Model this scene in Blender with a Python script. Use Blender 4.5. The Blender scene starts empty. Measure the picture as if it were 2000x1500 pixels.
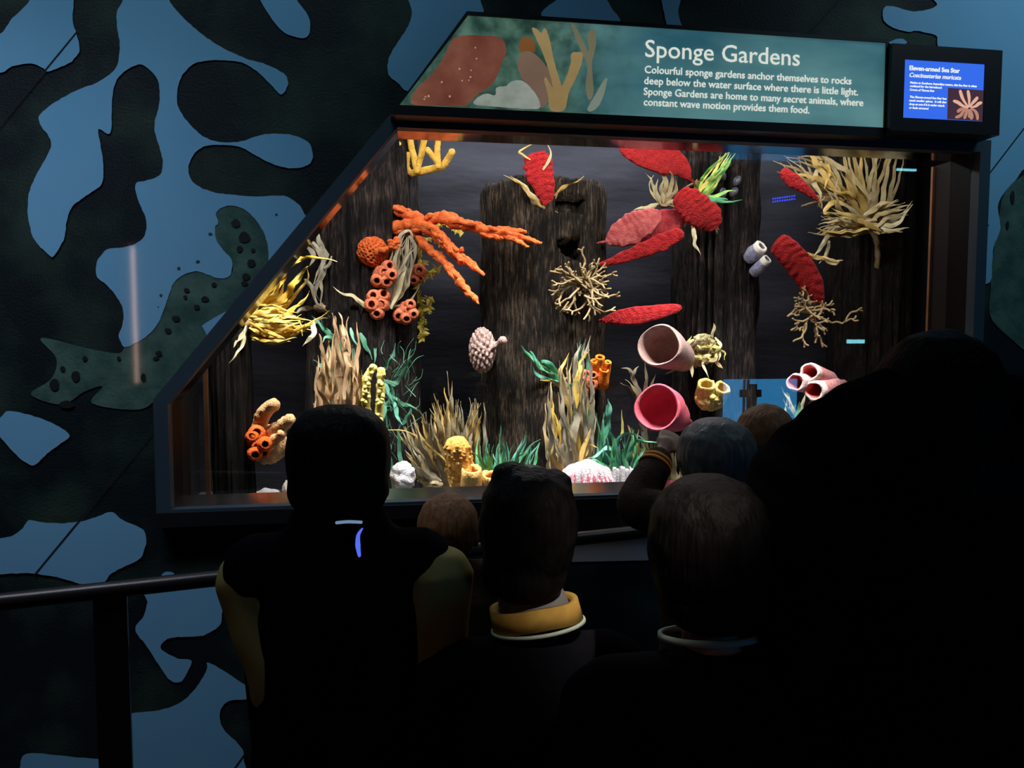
import bpy, bmesh, math, random
from mathutils import Vector, Matrix, noise
from mathutils.geometry import tessellate_polygon
random.seed(11)
SC = bpy.context.scene
COL = SC.collection
PI = math.pi
# ------------------------------------------------------------------ camera
CAM = Vector((0, -2.6, 1.55)); YAW = math.radians(8.7); PITCH = math.atan(91 / 1444); FPX = 1444.0
fw = Vector((math.sin(YAW) * math.cos(PITCH), math.cos(YAW) * math.cos(PITCH), -math.sin(PITCH)))
rt = Vector((math.cos(YAW), -math.sin(YAW), 0)); up = rt.cross(fw)
cd = bpy.data.cameras.new('camera'); cam = bpy.data.objects.new('camera', cd); COL.objects.link(cam)
cam.location = CAM; cam.rotation_euler = (PI / 2 - PITCH, 0, -YAW)
cd.sensor_width = 36; cd.lens = 36 * FPX / 2000; cd.clip_start = 0.02
SC.camera = cam
# ------------------------------------------------------------------ world, lights, exposure
w = bpy.data.worlds.new('dark_room'); SC.world = w; w.use_nodes = True
w.node_tree.nodes['Background'].inputs[0].default_value = (0.2, 0.35, 0.6, 1)
w.node_tree.nodes['Background'].inputs[1].default_value = 0.004
vs = SC.view_settings; vs.view_transform = 'Standard'; vs.look = 'None'; vs.exposure = 0.0; vs.gamma = 1.0
vs.use_curve_mapping = False
SC.display_settings.display_device = 'sRGB'
SC.cycles.use_denoising = True
SC.cycles.max_bounces = 8; SC.cycles.transparent_max_bounces = 16
SC.cycles.caustics_reflective = False; SC.cycles.caustics_refractive = False
SC.cycles.sample_clamp_indirect = 4.0

def area(name, loc, look, sx, sy, energy, color, spread=180):
    l = bpy.data.lights.new(name, 'AREA'); l.shape = 'RECTANGLE'; l.size = sx; l.size_y = sy
    l.energy = energy; l.color = color; l.spread = math.radians(spread)
    o = bpy.data.objects.new(name, l); COL.objects.link(o); o.location = loc
    o.rotation_euler = (Vector(look) - Vector(loc)).to_track_quat('-Z', 'Y').to_euler()
    return o
# lamps over the water, hung just behind the lintel
area('tank_lamp', (0.72, 0.17, 2.50), (0.72, 0.95, 1.45), 2.8, 0.16, 27, (1.0, 0.95, 0.9))
area('tank_lamp', (0.72, 0.19, 2.42), (0.72, 0.52, 0.95), 2.8, 0.10, 29, (1.0, 0.96, 0.92), 62)
area('tank_lamp', (0.72, 1.02, 2.74), (0.72, 1.10, 1.0), 2.8, 0.16, 32, (0.92, 0.96, 1.0))
# a ceiling lamp over the visitors
area('ceiling_lamp', (0.75, -3.3, 3.8), (0.34, -1.36, 1.05), 0.06, 0.06, 0.17, (1.0, 0.88, 0.74), 6.5)
# blue wash on the painted wall, from the ceiling near the wall
area('wall_wash_lamp', (-0.9, -1.05, 3.65), (-1.0, 0.0, 1.45), 2.2, 0.3, 5.4, (0.60, 0.84, 1.0), 115)
area('wall_wash_lamp', (-1.5, -1.0, 3.65), (-1.15, 0.0, 0.75), 1.6, 0.2, 4.6, (0.80, 0.82, 1.0), 58)
area('wall_wash_lamp', (2.6, -0.95, 3.65), (2.6, 0.0, 1.8), 1.4, 0.3, 6.5, (0.62, 0.85, 1.0), 115)
# ------------------------------------------------------------------ helpers
def T(px, py, Y):
    d = fw + rt * ((px - 1000) / FPX) - up * ((py - 750) / FPX)
    return CAM + d * ((Y - CAM.y) / d.y)
def D(px, py, dep):
    return CAM + (fw + rt * ((px - 1000) / FPX) - up * ((py - 750) / FPX)) * dep
def TZ(px, py, z):
    d = fw + rt * ((px - 1000) / FPX) - up * ((py - 750) / FPX)
    return CAM + d * ((z - CAM.z) / d.z)
def M(p):                                   # metres per photo pixel at a point
    return (p - CAM).dot(fw) / FPX
def mirror(px, py, yv, glass=0.1):          # where a lamp stands whose image the glass shows
    p = T(px, py, yv); return Vector((p.x, 2 * glass - p.y, p.z))
U = random.uniform

class MB:
    def __init__(s): s.v = []; s.f = []; s.m = []
    def face(s, idx, m=0): s.f.append(idx); s.m.append(m)
    def box(s, a, b, m=0):
        n = len(s.v)
        for z in (a[2], b[2]):
            s.v += [Vector((a[0], a[1], z)), Vector((b[0], a[1], z)), Vector((b[0], b[1], z)), Vector((a[0], b[1], z))]
        for q in ((0, 3, 2, 1), (4, 5, 6, 7), (0, 1, 5, 4), (1, 2, 6, 5), (2, 3, 7, 6), (3, 0, 4, 7)):
            s.face([n + i for i in q], m)
    def prism(s, poly, y0, y1, m=0):        # polygon in xz, from y0 (front) to y1 (back)
        n = len(s.v); k = len(poly)
        s.v += [Vector((p[0], y0, p[1])) for p in poly] + [Vector((p[0], y1, p[1])) for p in poly]
        for t in tessellate_polygon([[Vector((p[0], p[1], 0)) for p in poly]]):
            s.face([n + i for i in t], m); s.face([n + k + i for i in reversed(t)], m)
        for i in range(k):
            j = (i + 1) % k; s.face([n + i, n + j, n + k + j, n + k + i], m)
    def tube(s, pts, rad, seg=10, sub=6, nz=0.0, ns=40.0, m=0, flat=None):
        P = spline(pts, sub); N = len(P); n0 = len(s.v)
        Rr = [rad(i / (N - 1)) if callable(rad) else (lin(rad, i / (N - 1)) if isinstance(rad, (list, tuple)) else rad) for i in range(N)]
        nrm = None
        for i in range(N):
            t = (P[min(i + 1, N - 1)] - P[max(i - 1, 0)]).normalized()
            if nrm is None:
                nrm = t.orthogonal().normalized()
            nrm = (nrm - t * nrm.dot(t)).normalized(); bi = t.cross(nrm)
            for k in range(seg):
                a = 2 * PI * k / seg
                d = nrm * math.cos(a) + bi * math.sin(a)
                p = P[i] + d * Rr[i]
                if nz: p = p + d * (noise.noise(p * ns) * nz)
                s.v.append(p)
            if i:
                for k in range(seg):
                    a = n0 + (i - 1) * seg + k; b = n0 + (i - 1) * seg + (k + 1) % seg
                    s.face([a, b, b + seg, a + seg], m)
        # rounded ends
        for e, sg in ((0, -1), (N - 1, 1)):
            t = (P[1] - P[0]).normalized() if e == 0 else (P[-1] - P[-2]).normalized()
            c = len(s.v); s.v.append(P[e] + t * sg * Rr[e] * 0.75)
            r2 = []
            for k in range(seg):
                q = s.v[n0 + e * seg + k]
                r2.append(len(s.v)); s.v.append(P[e] + (q - P[e]) * 0.7 + t * sg * Rr[e] * 0.5)
            for k in range(seg):
                k2 = (k + 1) % seg; a = n0 + e * seg + k; b = n0 + e * seg + k2
                if sg > 0: s.face([a, b, r2[k2], r2[k]], m); s.face([r2[k], r2[k2], c], m)
                else: s.face([b, a, r2[k], r2[k2]], m); s.face([r2[k2], r2[k], c], m)
    def lathe(s, base, axis, prof, seg=24, nz=0.0, ns=30.0, m=0, sq=1.0, mfn=None):   # prof: (radius, height) list, closed at both ends
        ax = axis.normalized(); u = ax.orthogonal().normalized(); vv = ax.cross(u); n0 = len(s.v)
        for i, (r, h) in enumerate(prof):
            for k in range(seg):
                a = 2 * PI * k / seg
                d = u * math.cos(a) + vv * math.sin(a) * sq
                p = base + ax * h + d * r
                if nz: p = p + (d + ax * 0.6) * (noise.noise(p * ns) * nz)
                s.v.append(p)
            if i:
                for k in range(seg):
                    a = n0 + (i - 1) * seg + k; b = n0 + (i - 1) * seg + (k + 1) % seg
                    s.face([a, b, b + seg, a + seg], mfn(i) if mfn else m)
        s.face([n0 + k for k in reversed(range(seg))], m)
        s.face([n0 + (len(prof) - 1) * seg + k for k in range(seg)], mfn(len(prof)) if mfn else m)
    def ball(s, c, r, nu=20, nv=12, fn=None, m=0, rot=None, mfn=None):
        r = Vector(r) if not isinstance(r, (int, float)) else Vector((r, r, r)); n0 = len(s.v); hs = []
        def put(d):
            k = fn(d) if fn else 0.0
            q = Vector((d.x * r.x, d.y * r.y, d.z * r.z)) * (1 + k)
            if rot: q = rot @ q
            s.v.append(c + q); hs.append(k)
        put(Vector((0, 0, 1)))
        for i in range(1, nv):
            th = PI * i / nv
            for k in range(nu):
                a = 2 * PI * k / nu
                put(Vector((math.sin(th) * math.cos(a), math.sin(th) * math.sin(a), math.cos(th))))
        put(Vector((0, 0, -1))); last = len(s.v) - 1
        def F(ix):
            s.face(ix, mfn(sum(hs[i - n0] for i in ix) / len(ix)) if mfn else m)
        for k in range(nu):
            k2 = (k + 1) % nu
            F([n0, n0 + 1 + k, n0 + 1 + k2])
            for i in range(nv - 2):
                a = n0 + 1 + i * nu
                F([a + k, a + nu + k, a + nu + k2, a + k2])
            a = n0 + 1 + (nv - 2) * nu
            F([a + k, last, a + k2])
    def ribbon(s, pts, wd, th=0.0014, tw=(0.0, 0.0), crk=0.18, m=0, sub=6, blunt=0.3, taper=1.3):
        P = spline(pts, sub); N = len(P); n0 = len(s.v); ph = U(0, 6)
        L = sum((P[i + 1] - P[i]).length for i in range(N - 1)); cum = 0
        for i in range(N):
            t = i / (N - 1)
            if i: cum += (P[i] - P[i - 1]).length
            tg = (P[min(i + 1, N - 1)] - P[max(i - 1, 0)]).normalized()
            vd = (P[i] - CAM).normalized()
            wv = tg.cross(vd)
            if wv.length < 0.05: wv = tg.orthogonal()
            wv.normalize(); nv = wv.cross(tg).normalized()
            a = tw[0] + tw[1] * t
            w2 = wv * math.cos(a) + nv * math.sin(a); n2 = nv * math.cos(a) - wv * math.sin(a)
            wob = wv * (math.sin(cum * 55 + ph * 3) * wd * .15 * min(1, t * 3)) + nv * (math.sin(cum * 43 + ph) * wd * .18 * min(1, t * 3))
            P[i] = P[i] + wob
            hw = wd * 0.5 * (min(1, blunt + 2.2 * t) * (1 - t) ** 0.5 * (1 - t ** 4) * taper + 0.08)
            c1 = 1 + crk * math.sin(cum * 130 + ph); c2 = 1 + crk * math.sin(cum * 115 + ph * 1.7 + 2)
            o1 = n2 * (hw * crk * 2.6 * math.sin(cum * 75 + ph)); o2 = n2 * (hw * crk * 2.6 * math.sin(cum * 88 + ph * 2.1))
            s.v += [P[i] + w2 * hw * c1 + o1, P[i] - n2 * (th + hw * 0.07), P[i] - w2 * hw * c2 + o2, P[i] + n2 * th]
            if i:
                for k in range(4):
                    a0 = n0 + (i - 1) * 4 + k; b0 = n0 + (i - 1) * 4 + (k + 1) % 4
                    s.face([a0, b0, b0 + 4, a0 + 4], m)
        s.face([n0 + 3, n0 + 2, n0 + 1, n0], m)
        e = n0 + (N - 1) * 4; s.face([e, e + 1, e + 2, e + 3], m)
    def leaf(s, spine, hw, th=0.008, m=0, n=34, rag=0.10, rib=0.42, ph=0.0):   # fleshy paddle: spine of world points, half widths (m)
        P = spline(spine, 14); N = len(P); C2 = 16; n0 = len(s.v)
        for i in range(N):
            t = i / (N - 1); tg = (P[min(i + 1, N - 1)] - P[max(i - 1, 0)]).normalized()
            vd = (P[i] - CAM).normalized(); wv = tg.cross(vd).normalized(); nv = wv.cross(tg).normalized()
            h = lin(hw, t)
            endf = math.sqrt(max(0.02, 1 - max(0, (t - 0.9) / 0.1) ** 2)); h *= endf
            r1 = h * (1 + rag * noise.noise(Vector((t * 14 + ph, 1.3, ph)))); r2 = h * (1 + rag * noise.noise(Vector((t * 14 + ph, 7.7, ph))))
            ring = []
            for k in range(C2 + 1):
                u = -1 + 2 * k / C2
                x = u * (r1 if u > 0 else r2)
                b = th * math.sqrt(max(0, 1 - u * u)) * endf
                rp = th * rib * (math.sin(t * 62 + abs(u) * 4.0 + ph + 2.5 * noise.noise(Vector((t * 5, u, ph)))) * (.25 + .5 * abs(u)) + 1.1 * noise.noise(P[i] * 45 + wv * x * 45) * (.3 + abs(u)))
                ring.append((x, b, rp))
            for x, b, rp in ring: s.v.append(P[i] + wv * x - nv * (b - rp))
            for x, b, rp in ring[-2:0:-1]: s.v.append(P[i] + wv * x + nv * (b + rp))
            R0 = 2 * C2
            if i:
                for k in range(R0):
                    a0 = n0 + (i - 1) * R0 + k; b0 = n0 + (i - 1) * R0 + (k + 1) % R0
                    s.face([a0, b0, b0 + R0, a0 + R0], m)
        s.face([n0 + k for k in reversed(range(R0))], m)
        s.face([n0 + (N - 1) * R0 + k for k in range(R0)], m)
    def build(s, name, mat, parent=None, smooth=True, origin=None):
        o0 = parent_world(parent) if parent else (Vector(origin) if origin is not None else Vector((0, 0, 0)))
        me = bpy.data.meshes.new(name)
        me.from_pydata([v - o0 for v in s.v], [], s.f)
        for mm in (mat if isinstance(mat, (list, tuple)) else [mat]): me.materials.append(mm)
        if any(s.m): me.polygons.foreach_set('material_index', s.m)
        if smooth: me.polygons.foreach_set('use_smooth', [True] * len(me.polygons))
        me.validate(); me.update()
        if name == 'frond' or name == 'leaves': me.set_sharp_from_angle(angle=math.radians(38))
        o = bpy.data.objects.new(name, me); COL.objects.link(o)
        if parent: o.parent = parent
        else: o.location = o0
        return o
def parent_world(p):
    v = Vector(p.location)
    while p.parent: p = p.parent; v += Vector(p.location)
    return v
def lin(a, t):
    x = t * (len(a) - 1); i = min(int(x), len(a) - 2); return a[i] + (a[i + 1] - a[i]) * (x - i)
def spline(p, sub, closed=False):
    p = [Vector(q) for q in p]; n = len(p); out = []
    if n == 2 and not closed: return [p[0].lerp(p[1], i / sub) for i in range(sub + 1)]
    for i in range(n if closed else n - 1):
        if closed: a, b, c, d = p[i - 1], p[i], p[(i + 1) % n], p[(i + 2) % n]
        else: a, b, c, d = p[max(i - 1, 0)], p[i], p[i + 1], p[min(i + 2, n - 1)]
        for k in range(sub):
            t = k / sub
            out.append(0.5 * ((2 * b) + (c - a) * t + (2 * a - 5 * b + 4 * c - d) * t * t + (3 * b - a - 3 * c + d) * t ** 3))
    if not closed: out.append(p[-1])
    return out
def tag(o, label=None, cat=None, group=None, kind=None):
    if label: o['label'] = label
    if cat: o['category'] = cat
    if group: o['group'] = group
    if kind: o['kind'] = kind
    return o
def thing(name, loc, label, cat, group=None, kind=None):
    o = bpy.data.objects.new(name, None); COL.objects.link(o); o.location = loc; o.empty_display_size = 0.05
    return tag(o, label, cat, group, kind)
# ------------------------------------------------------------------ materials
def mat(name, c, rough=0.6, c2=None, vs=20.0, bump=0.0, bs=60.0, spec=0.4, metal=0.0, emit=None, es=1.0, stretch=(1, 1, 1), pits=None, sheen=0.0, coat=0.0, coatr=0.045, lo=0.35, hi=0.65):
    m = bpy.data.materials.new(name); m.use_nodes = True; nt = m.node_tree; N = nt.nodes; L = nt.links
    b = N['Principled BSDF']
    b.inputs['Base Color'].default_value = (*c, 1); b.inputs['Roughness'].default_value = rough
    b.inputs['Specular IOR Level'].default_value = spec; b.inputs['Metallic'].default_value = metal
    if sheen: b.inputs['Sheen Weight'].default_value = sheen
    if coat: b.inputs['Coat Weight'].default_value = coat; b.inputs['Coat Roughness'].default_value = coatr
    if emit: b.inputs['Emission Color'].default_value = (*emit, 1); b.inputs['Emission Strength'].default_value = es
    tc = N.new('ShaderNodeTexCoord'); mp = N.new('ShaderNodeMapping'); mp.inputs['Scale'].default_value = stretch
    L.new(tc.outputs['Object'], mp.inputs['Vector'])
    last = None
    if c2:
        n = N.new('ShaderNodeTexNoise'); n.inputs['Scale'].default_value = vs; n.inputs['Detail'].default_value = 5
        L.new(mp.outputs[0], n.inputs['Vector'])
        r = N.new('ShaderNodeValToRGB'); r.color_ramp.elements[0].position = lo; r.color_ramp.elements[1].position = hi
        r.color_ramp.elements[0].color = (*c, 1); r.color_ramp.elements[1].color = (*c2, 1)
        L.new(n.outputs['Fac'], r.inputs[0]); last = r.outputs[0]
        if emit: L.new(last, b.inputs['Emission Color'])
    if pits:
        v = N.new('ShaderNodeTexVoronoi'); v.inputs['Scale'].default_value = pits[0]; L.new(mp.outputs[0], v.inputs['Vector'])
        r = N.new('ShaderNodeValToRGB'); r.color_ramp.elements[0].position = 0.10; r.color_ramp.elements[1].position = 0.28
        L.new(v.outputs['Distance'], r.inputs[0])
        mx = N.new('ShaderNodeMix'); mx.data_type = 'RGBA'; L.new(r.outputs[0], mx.inputs[0])
        mx.inputs[6].default_value = (*pits[1], 1)
        if last: L.new(last, mx.inputs[7])
        else: mx.inputs[7].default_value = (*c, 1)
        last = mx.outputs[2]
    if last: L.new(last, b.inputs['Base Color'])
    if bump:
        n = N.new('ShaderNodeTexNoise'); n.inputs['Scale'].default_value = bs; n.inputs['Detail'].default_value = 6
        L.new(mp.outputs[0], n.inputs['Vector'])
        bp = N.new('ShaderNodeBump'); bp.inputs['Strength'].default_value = bump; bp.inputs['Distance'].default_value = 0.01
        L.new(n.outputs['Fac'], bp.inputs['Height']); L.new(bp.outputs[0], b.inputs['Normal'])
    return m
def wood(name, dark, light, sc=16.0):
    m = mat(name, dark, 0.85, spec=0.2); nt = m.node_tree; N = nt.nodes; L = nt.links; b = N['Principled BSDF']
    tc = N.new('ShaderNodeTexCoord'); mp = N.new('ShaderNodeMapping'); mp.inputs['Scale'].default_value = (1, 1, 0.13)
    L.new(tc.outputs['Object'], mp.inputs['Vector'])
    n1 = N.new('ShaderNodeTexNoise'); n1.inputs['Scale'].default_value = sc * 7; n1.inputs['Detail'].default_value = 8; n1.inputs['Roughness'].default_value = 0.7
    L.new(mp.outputs[0], n1.inputs['Vector'])
    n2 = N.new('ShaderNodeTexNoise'); n2.inputs['Scale'].default_value = sc * 0.5; n2.inputs['Detail'].default_value = 3
    L.new(tc.outputs['Object'], n2.inputs['Vector'])
    ad = N.new('ShaderNodeMath'); ad.operation = 'MULTIPLY_ADD'; L.new(n2.outputs['Fac'], ad.inputs[0]); ad.inputs[1].default_value = 0.45
    L.new(n1.outputs['Fac'], ad.inputs[2])
    r = N.new('ShaderNodeValToRGB'); e = r.color_ramp.elements
    e[0].position = 0.66; e[0].color = (*dark, 1); e[1].position = 0.90; e[1].color = (*light, 1)
    q = e.new(0.77); q.color = tuple(d * 0.75 + l * 0.22 for d, l in zip(dark, light)) + (1,)
    L.new(ad.outputs[0], r.inputs[0]); L.new(r.outputs[0], b.inputs['Base Color'])
    bp = N.new('ShaderNodeBump'); bp.inputs['Strength'].default_value = 1.0; bp.inputs['Distance'].default_value = 0.02
    L.new(n1.outputs['Fac'], bp.inputs['Height']); L.new(bp.outputs[0], b.inputs['Normal'])
    return m
def emis(name, c, s=1.0):
    m = bpy.data.materials.new(name); m.use_nodes = True; nt = m.node_tree; nt.nodes.clear()
    e = nt.nodes.new('ShaderNodeEmission'); e.inputs[0].default_value = (*c, 1); e.inputs[1].default_value = s
    o = nt.nodes.new('ShaderNodeOutputMaterial'); nt.links.new(e.outputs[0], o.inputs[0]); return m
def srgb(r, g, b):
    return tuple(((x / 255) / 12.92 if x <= 10 else ((x / 255 + 0.055) / 1.055) ** 2.4) for x in (r, g, b))
# ------------------------------------------------------------------ the room
def struct(mb, name, m, smooth=False):
    o = mb.build(name, m, smooth=smooth); o['kind'] = 'structure'; return o
X0, X1, Y0, ZC = -4.2, 8.0, -6.0, 4.1
m_dark = mat('dark_paint', (0.012, 0.014, 0.018), 0.8, spec=0.2)
m_black = mat('black_metal', (0.008, 0.009, 0.011), 0.42, spec=0.35)
m_frame = mat('painted_frame', (0.020, 0.042, 0.062), 0.5, spec=0.4, c2=(0.026, 0.05, 0.07), vs=8)
m_carpet = mat('carpet', (0.012, 0.012, 0.016), 0.95, c2=(0.02, 0.02, 0.026), vs=200, bump=0.4, bs=300)
mb = MB(); mb.box((X0, Y0, -0.1), (X1, 1.9, 0)); struct(mb, 'floor', m_carpet)
mb = MB(); mb.box((X0, Y0, ZC), (X1, 1.9, ZC + 0.1)); struct(mb, 'ceiling', m_dark)
mb = MB(); mb.box((X0 - 0.1, Y0, 0), (X0, 1.9, ZC)); struct(mb, 'wall_left', m_dark)
mb = MB(); mb.box((X1, Y0, 0), (X1 + 0.1, 1.9, ZC)); struct(mb, 'wall_right', m_dark)
mb = MB(); mb.box((X0, Y0 - 0.1, 0), (X1, Y0, ZC)); struct(mb, 'wall_rear', m_dark)
TFZ = 0.765
# ---- window outline in the wall (x, z)
WO = [(-0.795, 0.945), (2.235, 0.945), (2.235, 2.298), (-0.018, 2.298), (-0.795, 1.346)]      # frame, outer
def inset(poly, d):
    n = len(poly); out = []
    for i in range(n):
        a, b, c = Vector((*poly[i - 1], 0)), Vector((*poly[i], 0)), Vector((*poly[(i + 1) % n], 0))
        n1 = Vector((-(b - a).y, (b - a).x, 0)).normalized(); n2 = Vector((-(c - b).y, (c - b).x, 0)).normalized()
        k = (n1 + n2); k = k / (1 + n1.dot(n2)); q = b + k * d; out.append((q.x, q.y))
    return out
WI = inset(WO, 0.045); WI[0] = (WI[0][0], 0.982); WI[1] = (WI[1][0], 0.982)
# ---- painted wall
m_kelp = mat('mural_kelp', (0.004, 0.010, 0.013), 0.6, c2=(0.030, 0.058, 0.040), vs=3.2, lo=0.46, hi=0.74, spec=0.2, bump=0.25, bs=120, coat=.6)
m_kelp2 = mat('mural_kelp_pale', (0.035, 0.085, 0.075), 0.5, c2=(0.085, 0.16, 0.13), vs=12, spec=0.2, bump=0.2, bs=80, coat=.6)
m_kelp3 = mat('mural_kelp_edge', (0.030, 0.060, 0.055), 0.5, spec=0.3)
m_blue = mat('mural_blue', (0.17, 0.43, 0.65), 0.42, c2=(0.19, 0.45, 0.66), vs=2.5, spec=0.2, coat=.8)
m_spot = mat('mural_spot', (0.004, 0.008, 0.008), 0.6)
m_seam = mat('panel_seam', (0.004, 0.006, 0.008), 0.8)
m_panel = mat('grey_plaster', (0.42, 0.38, 0.40), 0.6)
W = MB()
outer = [(X0, 0), (X1, 0), (X1, ZC), (X0, ZC)]
hole = WI
n = len(W.v); pts = outer + list(reversed(hole))
W.v += [Vector((p[0], 0, p[1])) for p in pts]
for t in tessellate_polygon([[Vector((p[0], p[1], 0)) for p in outer], [Vector((p[0], p[1], 0)) for p in reversed(hole)]]):
    W.face([n + i for i in t], 0)
def paint(px, m, y, closed_sub=6, smooth=True, rag=0.0):
    P = spline([(a, b, 0) for a, b in px], closed_sub, True) if smooth else [Vector((a, b, 0)) for a, b in px]
    if rag:
        P = [p + Vector((noise.noise(Vector((p.x * 0.12, p.y * 0.12, 0))), noise.noise(Vector((p.x * 0.12, p.y * 0.12, 9))), 0)) * rag for p in P]
    V = [T(p.x, p.y, y) for p in P]; k = len(W.v); W.v += V
    for t in tessellate_polygon([[Vector((v.x, v.z, 0)) for v in V]]): W.face([k + i for i in t], m)
    return P
def zz(s, k=2.5, ox=0, oy=0):
    q = [float(x) for x in s.replace(';', ' ').replace(',', ' ').split()]
    return [(ox + q[i] / k, oy + q[i + 1] / k) for i in range(0, len(q), 2)]
BLUES = [
 zz('145,0 60,90 0,165 -120,200 -120,345 0,355 60,325 150,310 215,335 235,348 300,325 355,295 385,255 388,230 375,170 355,100 360,0 360,-90 145,-90'),
 zz('600,-90 600,0 570,60 575,150 585,220 575,310 545,355 470,405 400,430 300,480 225,530 190,570 200,615 235,660 250,705 230,760 190,830 160,890 140,950 135,1030 145,1100 165,1165 200,1210 245,1250 262,1250 290,1210 315,1160 325,1090 345,1020 400,970 460,930 495,900 505,850 500,760 480,650 485,630 530,655 545,620 545,550 550,460 570,390 620,340 685,315 735,345 770,390 780,450 775,520 755,600 760,660 785,740 795,800 780,855 720,880 670,890 660,920 680,990 710,1060 715,1110 700,1160 650,1195 590,1210 530,1215 490,1250 470,1290 475,1355 520,1390 570,1450 600,1510 600,1580 580,1635 590,1670 610,1695 650,1680 720,1640 770,1580 800,1510 830,1430 850,1380 900,1340 960,1325 1010,1340 1060,1358 1110,1355 1130,1330 1130,1270 1090,1220 1055,1170 1050,1110 1065,1090 1055,1040 1080,1015 1115,1005 1180,1015 1240,1065 1290,1140 1310,1220 1312,1290 1330,1285 1500,1075 1490,1050 1460,1000 1400,960 1340,955 1250,960 1130,950 1050,940 980,915 935,880 920,830 930,780 970,730 1020,710 1100,708 1180,720 1250,760 1330,800 1400,820 1470,818 1520,790 1525,740 1500,690 1430,660 1350,652 1270,660 1200,685 1130,695 1060,690 1000,670 940,620 890,560 865,500 870,420 895,360 950,310 1020,295 1100,295 1180,305 1250,345 1310,400 1370,460 1400,430 1405,390 1380,355 1300,315 1200,285 1100,240 1010,185 930,120 870,60 825,0 800,-90'),
 zz('1250,-60 1270,0 1320,80 1390,160 1490,185 1515,130 1500,70 1450,0 1430,-60'),
 [(806, -20), (805, 25), (795, 55), (775, 85), (760, 112), (757, 135), (762, 150), (778, 163), (800, 178), (850, 150), (938, 40), (938, 0), (938, -20)],
 [(1100, -15), (1087, 0), (1070, 12), (1057, 29), (1080, 50), (1190, 55), (1212, 42), (1198, 20), (1186, 0), (1180, -15)],
 [(1290, -15), (1292, 0), (1298, 30), (1310, 70), (1335, 70), (1325, 25), (1330, 0), (1332, -15)],
 [(1838, -20), (1830, 10), (1805, 20), (1780, 22), (1745, 12), (1728, 14), (1724, 30), (1730, 45), (1755, 58), (1778, 62), (1790, 60), (1815, 65), (1830, 72), (1832, 92), (1850, 180), (1890, 290), (1905, 450), (1915, 556), (1924, 556), (1936, 546), (1938, 510), (1942, 478), (1954, 445), (1949, 405), (1960, 378), (1985, 350), (2010, 325), (2120, 290), (2120, -20)],
 [(1737, 84), (1747, 77), (1764, 76), (1771, 84), (1755, 92)],
 zz('-60,830 0,790 40,758 120,770 220,800 300,840 340,880 290,920 230,965 165,1022 100,990 40,930 0,885 -60,870', oy=500),
 zz('-80,400 0,380 60,365 110,330 140,290 200,300 300,305 400,295 480,270 545,250 600,290 690,330 715,380 705,430 680,480 600,520 540,555 500,600 410,605 340,585 260,565 150,550 60,550 0,555 -80,560', oy=900),
 zz('790,555 820,540 850,552 840,580 800,580', oy=900),
 zz('720,600 1130,560 1130,650 1120,680 1085,740 1075,800 1000,850 920,860 830,865 785,900 800,930 870,965 935,975 910,1040 880,1080 830,1070 770,990 720,910 660,825 700,760 720,690', oy=900),
 zz('1015,985 1010,1020 970,1090 920,1150 850,1195 760,1220 620,1235 560,1250 560,1600 1150,1600 1190,1450 1170,1390 1100,1320 1075,1270 1080,1210 1130,1170 1270,1165 1330,1150 1275,1110 1200,1095 1100,1030', oy=900),
 zz('130,1430 300,1440 460,1455 560,1460 560,1600 60,1600 95,1500', oy=900),
 zz('458,600 400,632 396,640 404,660 376,688 362,718 380,730 480,600', k=1),
 [(912, 1120), (940, 1134), (972, 1180), (972, 1230), (930, 1255), (895, 1262), (915, 1210), (932, 1172), (926, 1145)],
]
for b in BLUES:
    paint(b, 3, -0.0040, rag=1.2)
paint([(420, 410), (432, 404), (446, 401), (472, 405), (497, 425), (517, 456), (525, 488), (526, 516), (470, 590), (400, 632), (396, 640), (404, 660), (376, 688), (362, 718), (345, 740), (310, 775), (270, 800), (180, 788), (200, 755), (165, 765), (120, 790), (60, 770), (100, 740), (110, 700), (80, 660), (170, 680), (230, 690), (244, 678), (260, 672), (288, 656), (308, 632), (320, 604), (332, 572), (340, 552), (360, 536), (384, 530), (404, 536), (424, 543), (444, 542), (454, 530), (452, 508), (436, 488), (422, 468), (420, 444), (426, 436)], 1, -0.0025)
paint([(1953, 410), (1962, 378), (1988, 350), (2120, 300), (2120, 720), (1950, 640), (1935, 560), (1940, 500)], 1, -0.0025)
for x, y, a, b in [(460, 436, 9, 8), (476, 464, 11, 11), (468, 486, 6, 6), (494, 489, 4, 4), (491, 514, 9, 8), (480, 540, 8, 7), (478, 553, 7, 5), (364, 567, 6, 4), (362, 580, 4, 4), (400, 584, 8, 5), (418, 556, 5, 4), (384, 600, 6, 5), (344, 622, 8, 6), (328, 646, 7, 5), (310, 690, 7, 5), (304, 700, 6, 4), (280, 737, 5, 8), (148, 735, 8, 10), (106, 752, 9, 11), (122, 720, 5, 6), (166, 700, 5, 5), (232, 700, 4, 4), (130, 790, 14, 7), (1978, 385, 4, 14), (1968, 440, 3, 9)]:
    paint([(x + a * math.cos(k * PI / 4) * U(.85, 1.15), y + b * math.sin(k * PI / 4) * U(.85, 1.15)) for k in range(8)], 4, -0.0050, 3)
for x, y, a in [(411, 457, 4), (386, 511, 4), (349, 524, 4), (540, 419, 3), (161, 33 + 0, 0.1), (1930, 440, 2), (314, 577, 4), (309, 600, 2)]:
    paint([(x + a * math.cos(k * PI / 3) * U(.6, 1.3), y + a * .7 * math.sin(k * PI / 3)) for k in range(6)], 2, -0.0050, 3)
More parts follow.
